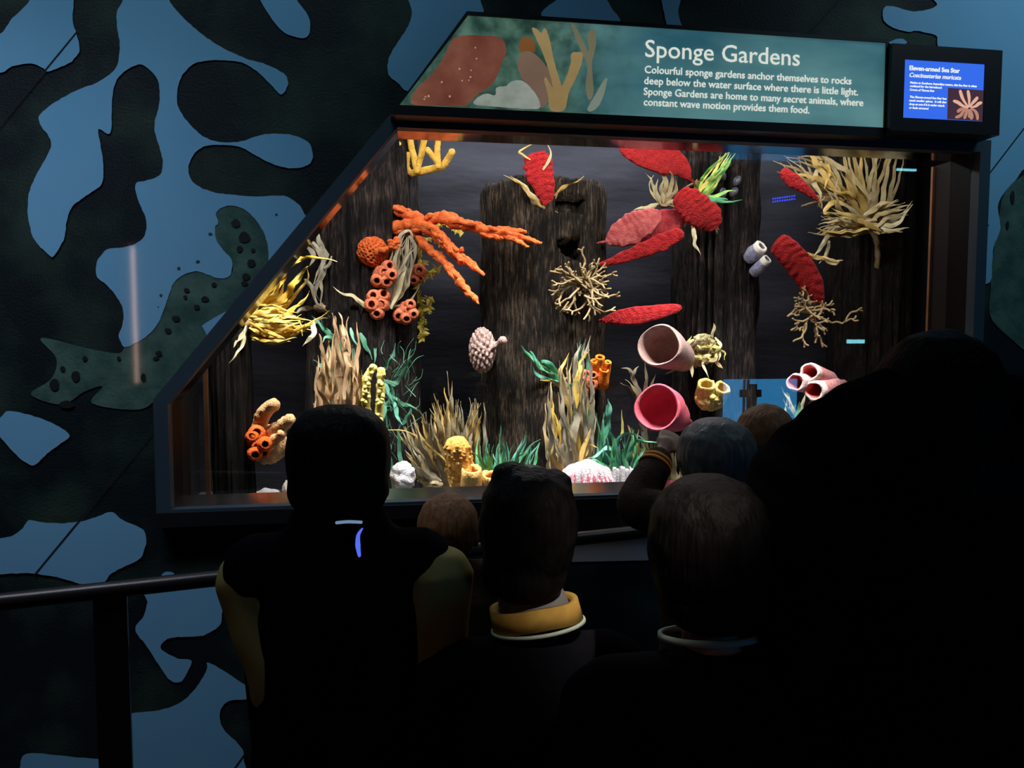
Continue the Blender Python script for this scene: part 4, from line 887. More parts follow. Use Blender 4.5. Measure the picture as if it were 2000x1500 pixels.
bl = [B('1142,790 1146,740 1148,700 1148,672', .68, .6, 8, 0), B('1132,790 1130,720 1132,690 1134,660', .68, .6, 8, 1), B('1136,760 1134,700 1140,670', .66, .6, 7, 0), B('1140,985 1138,880 1138,780', .70, .68, 8, 0)]
kelp('kelp_plant', 'slim blue-green fronds at the top of the beige kelp column', floor_base(1139, .70), bl, [K_tea, K_sea], hr=.03)
G2 = 'orange tubes on the flat-topped pile'
r = thing('barrel_sponge', T(1165, 735, .86), 'bright orange barrel sponge on the right side of the flat-topped pile', 'sponge')
for (x, y, rp, x2, y2) in ((1172, 698, 13, 1166, 735), (1187, 708, 10, 1176, 745), (1160, 705, 11, 1158, 740), (1180, 722, 14, 1170, 752)):
    mb = MB(); barrel(mb, T(x2, y2, .70), T(x, y, .64), rp * 1.45 * k, rp * .75 * k, .5, .005); mb.build('barrel', [O_bright, O_hole], r)
mb = MB(); mb.tube([T(1168, 738, .69), T(1150, 738, .92)], .03, 12); mb.build('base', O_bright, r)
tube_cluster('tube_sponge', 'salmon cluster of five tubes below the bright orange barrel sponge', (1146, 746), [(1145, 732, 11), (1159, 733, 9), (1139, 747, 11), (1155, 750, 12), (1141, 764, 11)], 11, [O_tube, O_hole], .62, .8)
bl = fan((1135, 985), (1175, 985), [(1130, 815), (1137, 800), (1160, 778), (1172, 800), (1187, 780), (1194, 784), (1180, 850)], 24, .66, .62, 11, [0, 1, 1], .08, 6, .7)
bl += [B('1165,900 1185,840 1190,800 1188,781', .62, .58, 11, 1), B('1145,880 1140,840 1150,810 1160,780', .62, .58, 10, 0), B('1150,870 1158,820 1150,790', .62, .58, 9, 1)]
kelp('kelp_plant', 'green kelp leaning right of the beige column, above the dome coral', floor_base(1155, .66), bl, [K_gre, K_tea], hr=.04)
bl = fan((1196, 985), (1240, 985), [(1160, 895), (1192, 832), (1205, 850), (1226, 832), (1250, 852), (1262, 870), (1240, 900)], 26, .56, .52, 9, [0, 0, 1], .12, 6, .7)
bl += [B('1200,935 1185,915 1165,900 1150,903', .5, .46, 9, 0), B('1215,920 1205,870 1225,845 1260,860', .52, .46, 8, 1), B('1220,910 1235,865 1260,862 1290,866', .52, .46, 7, 0), B('1210,890 1185,875 1160,893 1148,895', .52, .46, 8, 1), B('1222,905 1240,865 1236,840', .52, .47, 8, 0), B('1210,915 1200,870 1190,832', .52, .48, 10, 0), B('1225,935 1222,905 1215,880', .48, .46, 11, 0), B('1212,935 1200,910 1205,885', .48, .46, 11, 0)]
kelp('kelp_plant', 'arching bright green kelp growing from a white tuft, right of the dome coral', floor_base(1217, .56), bl, [K_gre, K_tea], hr=.04)
mb = MB(); 
for i in range(13):
    p = T(1200 + i * 3, 915 + U(-4, 3), .46 + U(-.02, .02)); mb.tube([Vector((p.x, p.y, TF)), p.lerp(Vector((p.x, p.y, TF)), .4), p], [.011, .010, .008], 9, 5, .002, 60)
tag(mb.build('white_tuft', WHT, origin=floor_base(1217, .46)), 'tuft of short white coral stalks at the foot of the arching green kelp', 'coral')
bl = fan((1262, 985), (1300, 985), [(1236, 845), (1222, 815), (1250, 840), (1262, 860), (1280, 850)], 18, .66, .6, 9, [0, 1, 1], .10, 6, .7) + [B('1285,940 1262,900 1245,870 1246,840', .6, .56, 10, 0), B('1275,930 1255,890 1240,870', .6, .56, 10, 1), B('1212,860 1216,830 1213,800', .58, .56, 5, 0)]
kelp('kelp_plant', 'yellow kelp below the rose cup sponge, left of the raised arm', floor_base(1280, .66), bl, [K_lime, K_och], hr=.04)
bl = fan((1275, 985), (1330, 985), [(1262, 870), (1280, 850), (1300, 845), (1330, 860)], 20, .74, .7, 10, [0, 0, 1], .08, 6, .7)
kelp('kelp_plant', 'brownish kelp stems directly under the rose cup sponge', floor_base(1300, .74), bl, [K_oli, K_gry], hr=.04)
bl = [B('1275,985 1262,880 1250,800 1235,765 1214,748', .80, .74, 11, 0), B('1265,860 1250,780 1235,755 1222,742', .78, .74, 8, 1), B('1258,790 1240,745 1228,722 1214,718', .78, .74, 8, 0), B('1235,740 1240,725 1248,716', .76, .74, 6, 0), B('1262,800 1262,760 1262,725 1258,700', .78, .74, 7, 1), B('1275,780 1272,755 1280,731', .78, .76, 7, 0), B('1270,830 1250,790 1240,770', .78, .74, 12, 0), B('1300,730 1320,720 1326,710', .8, .8, 4, 0), B('1260,870 1252,800 1262,740', .8, .76, 8, 0)]
kelp('kelp_plant', 'grey-green sparse kelp behind the rose cup sponge, upper left of it', floor_base(1276, .82), bl, [K_gry, K_cream], hr=.04)
# ------------------------------------------------------------------ cups
def big_cup(label, rim, rpx, basep, rb, m, mi, stalk=None, sq=1.0, tiltw=.035):
    c = T(*rim); k = M(c); b = T(*basep); r = thing('cup_sponge', b, label, 'sponge', 'large felt-like cup sponges'); ax = c - b; L = ax.length; R_ = rpx * k
    prof = [(rb * k * .5, 0), (rb * k, L * .06), (rb * k + (R_ - rb * k) * .45, L * .35), (rb * k + (R_ - rb * k) * .8, L * .65), (R_ * 1.0, L * .92), (R_ * 1.02, L * 1.0), (R_ * .95, L * 1.03), (R_ * .88, L * 1.0), (R_ * .86, L * .85), (R_ * .80, L * .66), (R_ * .62, L * .52), (R_ * .1, L * .48)]
    P2 = []
    for i in range(len(prof) - 1):
        for q in range(3): P2.append((prof[i][0] + (prof[i + 1][0] - prof[i][0]) * q / 3, prof[i][1] + (prof[i + 1][1] - prof[i][1]) * q / 3))
    P2.append(prof[-1])
    mb = MB(); mb.lathe(b, ax, P2, 56, .012, 9, mfn=lambda i: 1 if i >= 24 else 0); mb.build('cup', [m, mi], r)
    mb = MB(); s = T(*stalk) if stalk else b + Vector((0, .2, 0)); mb.tube([b + ax * .05, b.lerp(s, .5), s], [rb * k * .7, rb * k * .5, rb * k * .4], 12, 6, .004, 40); mb.build('stalk', m, r)
    return r
CUPB = sponge('beige_pink_felt', (0.33, 0.21, 0.19), (0.45, 0.31, 0.285), vs=35, bs=260); CUPBI = sponge('beige_pink_felt_inside', (0.34, 0.20, 0.17), (0.44, 0.28, 0.25), vs=25, bs=260)
CUPR = sponge('rose_felt', (0.56, 0.085, 0.13), (0.64, 0.14, 0.19), vs=35, bs=260); CUPRI = sponge('rose_felt_inside', (0.62, 0.10, 0.155), (0.68, 0.14, 0.20), vs=25, bs=260)
big_cup('beige-pink cup sponge opening to the left, upper of the two large cups', (1289, 675, .56), 42, (1338, 704, .82), 26, CUPB, CUPBI, (1362, 710, .92))
big_cup('deep rose cup sponge, lower of the two large cups', (1284, 796, .51), 46, (1327, 818, .74), 27, CUPR, CUPRI, (1345, 828, .93))
# tangle right of beige cup
bl = []
for i in range(34):
    a0 = U(0, 2 * PI); rx, ry = U(12, 32), U(10, 28); cx, cy = 1376 + U(-12, 10), 680 + U(-10, 14); n_ = 5
    pts = [(cx + rx * math.cos(a0 + q * U(.55, .75)), cy + ry * math.sin(a0 + q * .65), .76 + U(-.05, .05)) for q in range(n_)]
    bl.append((pts, U(5, 8), random.choice([0, 0, 1, 2])))
bl += [B('1385,668 1392,655 1394,640 1393,632', .74, .72, 8, 0), B('1392,700 1404,712 1411,720', .74, .72, 7, 2), B('1372,705 1376,720 1384,738', .74, .7, 5, 0), B('1350,700 1350,720 1352,738', .76, .72, 8, 0), B('1340,690 1352,672 1370,665', .76, .72, 7, 0)]
kelp('weed_tangle', 'knotted pale yellow weed tangle right of the beige-pink cup', T(1372, 690, .84), bl, [K_cream, K_lime, K_khx] if False else [K_cream, K_lime, K_kh], cat='weed', hr=.03)
# yellow twin tubes
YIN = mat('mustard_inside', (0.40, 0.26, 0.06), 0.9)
r = thing('twin_tube_sponge', T(1388, 782, .86), 'mustard yellow sponge with two open tubes, right of the rose cup', 'sponge')
pc = T(1387, 782, .72); k = M(pc); mb = MB(); mb.ball(pc, (28 * k, 22 * k, 20 * k), 40, 26, fn=lambda d: .18 * noise.noise(d * 3) + .08 * noise.noise(d * 8)); mb.tube([pc, T(1388, 775, .92)], .04, 10); mb.build('body', Y_pale, r)
for a, b, rr in (((1376, 783, .74), (1380, 750, .68), 17), ((1398, 782, .74), (1411, 757, .67), 15)):
    mb = MB(); barrel(mb, T(*a), T(*b), rr * 1.15 * k, rr * k, .66, .008, deep=.8, fl=1.05, ns=45); mb.build('tube', [Y_pale, YIN], r)
mb = MB(); mb.ball(T(1392, 776, .655), (6 * k,) * 3, 14, 9, fn=lambda d: .3 * noise.noise(d * 4)); mb.build('knob', Y_lem, r)
# pink tubes
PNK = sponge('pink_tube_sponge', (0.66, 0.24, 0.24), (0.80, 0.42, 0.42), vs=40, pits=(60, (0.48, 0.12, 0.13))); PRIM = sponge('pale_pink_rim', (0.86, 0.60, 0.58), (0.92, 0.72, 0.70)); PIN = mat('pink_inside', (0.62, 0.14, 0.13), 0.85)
r = thing('pink_tube_sponge', T(1630, 755, .92), 'cluster of three pink tubes with pale rims, at the right above the dark heads', 'sponge')
for b, a, rr in (((1579, 727, .66), (1626, 744, .90), 20), ((1553, 746, .66), (1618, 758, .90), 20), ((1590, 763, .62), (1634, 752, .88), 21)):
    mb = MB(); q0, q1 = T(*a), T(*b); kk = M(q1); ax = q1 - q0; L = ax.length; R_ = rr * kk
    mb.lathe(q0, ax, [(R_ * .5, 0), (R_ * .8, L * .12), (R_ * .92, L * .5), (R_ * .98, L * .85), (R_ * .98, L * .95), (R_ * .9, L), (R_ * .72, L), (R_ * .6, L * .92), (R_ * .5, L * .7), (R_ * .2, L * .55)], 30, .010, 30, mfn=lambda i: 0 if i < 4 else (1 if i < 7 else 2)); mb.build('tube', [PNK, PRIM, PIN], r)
mb = MB(); mb.tube([T(1604, 765, .75), T(1590, 785, .72), T(1575, 830, .72), T(1570, 990, .74)], [.022, .02, .018, .02], 12, 6, .006, 40); mb.build('stem', PRIM, r)
mb = MB(); mb.tube([T(1625, 750, .84), T(1650, 750, 1.0)], .025, 10); mb.build('base', PNK, r)
bl = fan((1548, 985), (1580, 985), [(1528, 760), (1545, 775), (1552, 790), (1568, 785)], 16, .66, .62, 8, [0, 1], .08, 5, .75) + [B('1552,810 1542,785 1526,755', .6, .58, 7, 0), B('1560,815 1568,790 1572,770', .6, .58, 7, 0), B('1555,820 1560,795 1562,785', .58, .56, 7, 1), B('1548,815 1540,800 1536,792', .58, .56, 7, 1)]
kelp('kelp_plant', 'small pale and green kelp below the pink tubes', floor_base(1562, .66), bl, [K_cream, K_sea], hr=.04)
# blue-grey tubes
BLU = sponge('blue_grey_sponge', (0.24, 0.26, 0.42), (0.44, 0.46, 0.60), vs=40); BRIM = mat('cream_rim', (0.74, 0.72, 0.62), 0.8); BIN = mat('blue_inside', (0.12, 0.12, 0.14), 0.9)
r = thing('blue_tube_sponge', T(1478, 510, .98), 'pair of blue-grey tubes with cream rims, between the right pile and a red paddle', 'sponge')
for a, b, rr in (((1459, 507, .84), (1488, 481, .76), 14), ((1469, 535, .84), (1499, 506, .76), 11)):
    mb = MB(); q0, q1 = T(*a), T(*b); kk = M(q1); ax = q1 - q0; L = ax.length; R_ = rr * kk
    mb.lathe(q0, ax, [(R_ * .7, 0), (R_ * .95, L * .1), (R_ * 1.1, L * .45), (R_ * 1.02, L * .8), (R_ * .98, L * .96), (R_ * .8, L * 1.03), (R_ * .5, L * 1.0), (R_ * .45, L * .8), (R_ * .2, L * .6)], 24, .005, 40, mfn=lambda i: 0 if i < 4 else (1 if i < 7 else 2)); mb.build('tube', [BLU, BRIM, BIN], r)
mb = MB(); mb.tube([T(1462, 505, .85), T(1460, 510, .95), T(1450, 505, 1.02)], .014, 9); mb.tube([T(1470, 532, .85), T(1460, 510, .95)], .012, 9); mb.build('base', BLU, r)
# bumpy coral on the left edge of the centre pile
BMP = sponge('pinkish_knob_coral', (0.36, 0.24, 0.21), (0.52, 0.38, 0.35), vs=40)
pc = T(942, 684, .66); k = M(pc); r = thing('knobbly_coral', T(955, 690, .86), 'pinkish-beige knobbly coral with a small side arm on the left edge of the flat-topped pile', 'coral')
BP_ = sph(125)
def bumps(d):
    q = near(BP_, d + Vector((noise.noise(d * 5), noise.noise(d * 5 + Vector((3, 0, 0))), 0)) * .05); return .26 * math.sqrt(max(0, 1 - (q / .145) ** 2)) - .13 * max(0, 1 - q / .05)
mb = MB(); mb.ball(pc, (22 * k, 20 * k, 37 * k), 90, 64, fn=bumps); mb.tube([pc, T(962, 690, .84)], .03, 10); mb.build('body', BMP, r)
mb = MB(); br('955,680 965,676 975,670 983,664', .64, .60, [6, 6, 6, 9], mb, .004, 60, 12); mb.build('arm', BMP, r)
# ------------------------------------------------------------------ red paddles
paddle('upright jagged red paddle sponge on top of the flat-topped pile', [(1070, 410, .70), (1068, 396, .67)], [(1070, 405, .66), (1066, 380, .64), (1056, 345, .62), (1049, 318, .61), (1043, 298, .60)], [3, 18, 27, 28, 22], RED, (1071, 410), .69, 1, rag=.22)
bl = [B('1062,408 1045,392 1022,365 1002,350 984,342', .67, .58, 6, 0), B('1060,404 1040,380 1018,358 997,343', .67, .6, 7, 1), B('1075,404 1085,380 1105,364 1125,355 1141,344', .67, .58, 7, 0), B('1060,332 1070,318 1075,300 1068,278', .60, .56, 6, 1), B('1036,312 1020,302 1014,296 1035,284 1050,276', .6, .57, 4, 0), B('1052,404 1040,394 1030,382', .66, .62, 6, 1), B('1066,408 1066,390 1060,350 1058,326', .70, .64, 5, 1)]
kelp('kelp_plant', 'thin straw-coloured fronds spread around the upright red paddle', T(1066, 410, .68), bl, [K_och, K_cream], hr=.02)
paddle('big glossy red paddle sponge lying along the top edge of the window', [(1356, 356, .82), (1340, 346, .79)], [(1346, 350, .80), (1330, 328, .76), (1300, 312, .72), (1262, 304, .68), (1232, 297, .64), (1210, 289, .62)], [4, 20, 30, 24, 15, 5], RED, (1358, 357), .84, 2, rag=.05)
paddle('round red paddle sponge just below the bright green kelp', None, [(1394, 447, .74), (1383, 428, .71), (1360, 408, .68), (1338, 390, .66), (1322, 378, .65)], [12, 30, 31, 26, 14], RED, (1397, 440), .80, 3, rag=.14)
paddle('dusky pink broad paddle sponge, widest of the ones left of the round red one', [(1160, 476, .76), (1192, 471, .72)], [(1184, 474, .72), (1205, 462, .70), (1235, 447, .68), (1262, 432, .66), (1290, 414, .67)], [4, 24, 31, 26, 10], PINKL, (1160, 476), .78, 4, rag=.16)
paddle('dull red paddle sponge tucked behind the dusky pink one', None, [(1240, 462, .74), (1270, 445, .73), (1300, 432, .73), (1336, 428, .74)], [12, 24, 24, 16], RED2, (1345, 428), .80, 5, rag=.10, rootn=5)
paddle('long narrow red paddle sponge with wavy edge below the dusky pink one', None, [(1168, 518, .74), (1210, 505, .70), (1255, 488, .66), (1295, 472, .63), (1336, 454, .60)], [3, 10, 15, 17, 11], RED, (1166, 518), .76, 6, rag=.2)
paddle('narrow red paddle sponge pointing right above the beige-pink cup', [(1168, 626, .76), (1182, 626, .72)], [(1176, 626, .73), (1210, 620, .69), (1245, 616, .66), (1285, 609, .63), (1332, 600, .60)], [4, 15, 18, 14, 7], RED, (1166, 626), .78, 7, rag=.07)
paddle('small narrow red paddle sponge at the left of the tan kelp mass', None, [(1597, 391, .70), (1575, 371, .66), (1548, 352, .62), (1527, 332, .60)], [3, 9, 14, 8], RED, (1602, 392), .72, 8, rag=.06)
paddle('long red paddle sponge leaning left of the right-hand branching weed', None, [(1603, 592, .80), (1587, 560, .76), (1563, 520, .72), (1537, 490, .69), (1514, 472, .68)], [6, 22, 25, 24, 20], RED, (1603, 588), .82, 9, rag=.05, th=.010)
# strands by the big red paddle, green kelp, shells
bl = [B('1285,395 1275,360 1262,338', .84, .74, 7, 1), B('1290,392 1278,385 1268,360 1276,342', .82, .74, 5, 1), B('1288,396 1300,360 1292,330 1280,318', .82, .72, 9, 0), B('1292,396 1310,370 1312,345 1300,325', .82, .74, 9, 0), B('1286,398 1260,405 1236,410', .82, .74, 7, 1), B('1282,402 1262,412 1240,418', .82, .76, 5, 1), B('1296,396 1292,370 1296,350', .8, .74, 8, 1), B('1290,400 1310,395 1330,390', .82, .78, 8, 0), B('1300,396 1318,375 1320,352', .82, .76, 8, 0), B('1290,398 1282,372 1284,350', .8, .74, 7, 1), B('1352,438 1356,462 1360,482 1368,498', .74, .68, 8, 1), B('1352,438 1330,410 1300,400', .78, .8, 7, 0)]
kelp('kelp_plant', 'pale olive strands hanging under the big glossy red paddle', T(1298, 400, .84), bl, [K_oli, K_cream], hr=.025)
p = T(1298, 400, .85); mb = MB(); mb.tube([p, T(1330, 400, .95)], .01, 7); q = mb.build('runner', K_oli, bpy.data.objects['kelp_plant'] if False else [o for o in COL.objects if o.get('label') == 'pale olive strands hanging under the big glossy red paddle'][0])
bl = fan((1358, 378), (1366, 388), [(1405, 300), (1425, 292), (1438, 294), (1420, 320), (1412, 340)], 20, .78, .66, 7, [0, 0, 1], .12, 5, .8)
bl += [B('1362,386 1390,384 1415,376 1435,372', .76, .68, 8, 0), B('1362,388 1385,392 1415,394 1450,391', .76, .66, 7, 2), B('1362,388 1395,388 1420,390', .76, .68, 9, 2), B('1362,386 1385,372 1400,355 1415,330', .74, .66, 9, 1), B('1364,390 1380,400 1402,392', .76, .7, 7, 2)]
rgk = kelp('kelp_plant', 'bright green and lime kelp fanning up right, between red paddles on the right pile', T(1358, 384, .80), bl, [K_brt, K_lime, K_gre], hr=.02)
SH = mat('mussel_shell', (0.035, 0.035, 0.045), 0.35, c2=(0.08, 0.08, 0.10), vs=30)
for i, (x, y, a, lab) in enumerate([(1418, 316, -.9, 'dark mussel shell, topmost beside the bright green kelp'), (1410, 340, -.4, 'dark mussel shell, second from the top beside the bright green kelp'), (1440, 352, .5, 'dark mussel shell farthest right beside the bright green kelp'), (1412, 376, .1, 'dark mussel shell, lowest left below the bright green kelp'), (1434, 374, .7, 'dark mussel shell, lowest right below the bright green kelp')]):
    c = T(x, y, .80); k = M(c); mb = MB(); rot = Matrix.Rotation(a, 3, 'Y')
    mb.ball(c, (7.5 * k, 8 * k, 13 * k), 20, 14, fn=lambda d: -.25 * max(0, d.z) - .06 * abs(d.y), rot=rot); o = mb.build('mussel_shell', SH, origin=c); tag(o, lab, 'shell', 'mussel shells on the right pile')
# ------------------------------------------------------------------ branching tan weed (two)
def hydroid(label, c, n, L0, Yf, Yb, arms=None, rpx=2.6, extra=()):
    r = thing('branching_weed', T(*c, Yb), label, 'weed', 'branching tan weeds')
    def grow(mb, p, ang, L, d, Y):
        q = (p[0] + L * math.cos(ang), p[1] - L * math.sin(ang)); Y2 = Y + U(-.03, .015); mid = ((p[0] + q[0]) / 2 + U(-3, 3), (p[1] + q[1]) / 2 + U(-3, 3))
        k = M(T(*p, Y)); mb.tube([T(*p, Y), T(*mid, (Y + Y2) / 2), T(*q, Y2)], rpx * k * (1 - .1 * (3 - d)), 7, 4)
        if d > 0:
            for s in (-1, 1):
                if U(0, 1) < .9: grow(mb, q, ang + s * U(.25, .6), L * U(.55, .85), d - 1, Y2)
    for i in range(n):
        a = 2 * PI * i / n + U(-.25, .25); mb = MB(); st = (c[0] + U(-16, 16), c[1] + U(-26, 26))
        grow(mb, st, a, L0 * U(.7, 1.1), 2, Yf + U(-.03, .03)); mb.tube([T(*st, Yf), T(c[0], c[1], Yb)], .005, 6)
        mb.build('branch', HYD, r)
    for pts, d in extra:
        mb = MB()
        for a, b in zip(pts[:-1], pts[1:]):
            grow(mb, a, math.atan2(a[1] - b[1], b[0] - a[0]), math.hypot(b[0] - a[0], b[1] - a[1]), 0, Yf)
        grow(mb, pts[-1], .3, 14, 1, Yf); mb.build('branch', HYD, r)
    return r
hydroid('bushy branching tan weed on the right front of the flat-topped pile', (1137, 560), 24, 25, .60, .72, extra=[([(1165, 535), (1182, 540)], 0), ([(1165, 565), (1178, 575), (1188, 580)], 0), ([(1120, 530), (1098, 535), (1075, 530)], 0), ([(1160, 600), (1180, 610)], 0), ([(1110, 590), (1095, 610)], 0)])
hydroid('branching tan weed at the right, under the leaning long red paddle', (1582, 612), 15, 20, .78, .95, extra=[([(1600, 622), (1625, 631), (1645, 632), (1652, 628)], 0), ([(1555, 600), (1538, 618)], 0), ([(1560, 630), (1545, 645)], 0), ([(1652, 628), (1660, 612)], 0)])
# ------------------------------------------------------------------ big tan kelp mass, top right
bl = fan((1672, 452), (1712, 452), [(1640, 290), (1665, 272), (1700, 270), (1735, 272), (1768, 285)], 22, .86,   .72, 7.5, [0, 0, 1, 3, 4], .10, 6, .92)
bl += fan((1650, 390), (1640, 360), [(1516, 330), (1512, 308), (1530, 290), (1570, 285), (1600, 280)], 18, .80,  .70, 7, [0, 1, 3, 4], .2, 8, .8)
bl += fan((1712, 430), (1720, 456), [(1578, 470), (1585, 450), (1590, 430), (1610, 405)], 26, .76,  .68, 7.5, [0, 1, 2, 3, 4], .14, 8, .75)
bl += fan((1690, 420), (1705, 450), [(1745, 385), (1778, 388), (1776, 410), (1770, 455)], 10, .78, .68, 9, [0, 2], .10, 6, .8)
bl += fan((1685, 420), (1700, 440), [(1610, 380), (1600, 360), (1620, 330), (1640, 310)], 12, .80,  .70, 8, [1, 3, 4], .3, 8, .8)
bl += [B('1605,315 1590,350 1600,375 1602,390', .74, .72, 9, 0), B('1612,310 1618,340 1610,370', .74, .72, 8, 1), B('1650,400 1625,395 1612,415 1640,420', .72, .70, 9, 1), B('1720,440 1740,440 1760,430 1782,398', .72, .66, 9, 2), B('1720,445 1745,450 1775,445', .72, .66, 8, 2), B('1705,450 1735,425 1765,416 1782,392', .72, .66, 7, 0), B('1630,450 1610,470 1600,490 1590,500', .72, .70, 8, 2), B('1620,470 1612,500 1600,515', .72, .7, 8, 2), B('1562,494 1590,500 1610,505 1640,512', .72, .68, 9, 1), B('1612,505 1630,512 1646,510', .70, .68, 11, 0),
       B('1640,380 1600,330 1580,300 1540,300', .74, .70, 9, 1), B('1700,390 1660,340 1610,310 1560,305', .76, .72, 9, 0)]
mass = kelp('kelp_mass', 'large tan and ochre kelp mass hanging at the top right of the tank', T(1700, 445, .90), [b for b in bl if True][:140], [K_kh, K_och, K_cream, K_bei, K_oli], hr=.05)
mb = MB(); mb.tube([T(1700, 440, .86), T(1712, 470, .84), T(1714, 500, .84), T(1712, 535, .9)], [.018, .014, .012, .012], 9, 6, .004, 40); mb.tube([T(1695, 430, .86), T(1690, 430, 1.0)], .02, 9); mb.build('stem', HYD, mass)
# ------------------------------------------------------------------ visitors
from mathutils.bvhtree import BVHTree
SKIN = mat('skin', (0.42, 0.24, 0.17), 0.5, c2=(0.48, 0.28, 0.20), vs=30, spec=0.3)
SKIN_D = mat('skin_brown', (0.20, 0.11, 0.075), 0.5, c2=(0.24, 0.135, 0.09), vs=30, spec=0.3)
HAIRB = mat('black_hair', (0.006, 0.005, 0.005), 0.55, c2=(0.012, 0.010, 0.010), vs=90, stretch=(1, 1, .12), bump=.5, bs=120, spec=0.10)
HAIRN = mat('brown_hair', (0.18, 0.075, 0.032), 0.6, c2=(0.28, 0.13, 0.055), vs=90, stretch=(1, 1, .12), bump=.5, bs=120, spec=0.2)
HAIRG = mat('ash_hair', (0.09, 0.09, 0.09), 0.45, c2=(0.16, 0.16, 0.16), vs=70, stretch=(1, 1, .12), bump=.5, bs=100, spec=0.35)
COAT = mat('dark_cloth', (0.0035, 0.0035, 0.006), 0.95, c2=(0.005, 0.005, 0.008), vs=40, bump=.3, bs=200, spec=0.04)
BROWN = mat('brown_cloth', (0.040, 0.022, 0.014), 0.85, c2=(0.055, 0.032, 0.02), vs=20, bump=.4, bs=120, spec=0.12)
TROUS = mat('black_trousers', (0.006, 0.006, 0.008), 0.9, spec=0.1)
SHOE = mat('shoe_leather', (0.008, 0.007, 0.007), 0.5)
GOLD = mat('gold_knit', (0.42, 0.24, 0.05), 0.8, c2=(0.50, 0.30, 0.07), vs=60, spec=0.15)
OLIVE = mat('mustard_sleeve', (0.48, 0.40, 0.14), 0.8, c2=(0.53, 0.44, 0.165), vs=20, spec=0.15)
PALE = mat('pale_trim', (0.45, 0.52, 0.46), 0.8)
GREYS = mat('grey_shirt', (0.16, 0.15, 0.16), 0.85)
ORST = mat('orange_stripe', (0.75, 0.26, 0.03), 0.7)
GLINTB = emis('blue_glint', (0.10, 0.18, 0.95), 0.9); GLINTW = emis('pale_glint', (0.16, 0.26, 0.42), 0.9)  # glints of reflected light on the jacket, put in as emission
EYEW = mat('eye_white', (0.55, 0.52, 0.50), 0.2)
LIPS = mat('lips', (0.32, 0.12, 0.10), 0.5)
def remesh(mb, voxel, name, m, parent=None, origin=None, it=5):
    me = bpy.data.meshes.new('t'); me.from_pydata(mb.v, [], mb.f); me.update()
    o = bpy.data.objects.new('t', me); COL.objects.link(o)
    q = o.modifiers.new('r', 'REMESH'); q.mode = 'VOXEL'; q.voxel_size = voxel
    q = o.modifiers.new('s', 'SMOOTH'); q.iterations = it; q.factor = 0.5
    dg = bpy.context.evaluated_depsgraph_get(); m2 = bpy.data.meshes.new_from_object(o.evaluated_get(dg))
    bpy.data.objects.remove(o); bpy.data.meshes.remove(me)
    o0 = parent_world(parent) if parent else Vector(origin)
    m2.transform(Matrix.Translation(-o0)); m2.materials.clear(); m2.materials.append(m); m2.name = name
    m2.polygons.foreach_set('use_smooth', [True] * len(m2.polygons))
    o = bpy.data.objects.new(name, m2); COL.objects.link(o)
    if parent: o.parent = parent
    else: o.location = o0
    return o
def hit(o, px, py, off=0.002, dep=1.2):
    w0 = parent_world(o) if o.parent is None else parent_world(o)
    b = BVHTree.FromPolygons([v.co + w0 for v in o.data.vertices], [p.vertices[:] for p in o.data.polygons])
    d = (fw + rt * ((px - 1000) / FPX) - up * ((py - 750) / FPX)).normalized(); h = b.ray_cast(CAM, d)
    return (h[0] - d * off) if h[0] else D(px, py, dep)
def oval(mb, secs, seg=28):                    # stacked horizontal ovals: (centre, rx, ry) with the body's own right / forward axes
    n0 = len(mb.v)
    for c, ax, ay in secs:
        for k in range(seg):
            a = 2 * PI * k / seg; mb.v.append(c + ax * math.cos(a) + ay * math.sin(a))
    for i in range(len(secs) - 1):
        for k in range(seg):
            a = n0 + i * seg + k; b = n0 + i * seg + (k + 1) % seg; mb.face([a, b, b + seg, a + seg])
    mb.face([n0 + k for k in reversed(range(seg))]); mb.face([n0 + (len(secs) - 1) * seg + k for k in range(seg)])
def band(mb, c, axis, r, h, th, seg=40, ry=1.0, u=None, wave=0.0):
    ax = axis.normalized(); u = u or ax.orthogonal().normalized(); v = ax.cross(u); n0 = len(mb.v)
    for k in range(seg):
        a = 2 * PI * k / seg; d = u * math.cos(a) + v * math.sin(a) * ry; w = ax * (wave * math.sin(a * 3))
        for rr, hh in ((r, -h / 2), (r + th, -h / 2), (r + th * .8, h / 2), (r - th * .2, h / 2)): mb.v.append(c + d * rr + ax * hh + w)
    for k in range(seg):
        a = n0 + k * 4; b = n0 + ((k + 1) % seg) * 4
        for q in range(4): mb.face([a + q, b + q, b + (q + 1) % 4, a + (q + 1) % 4])
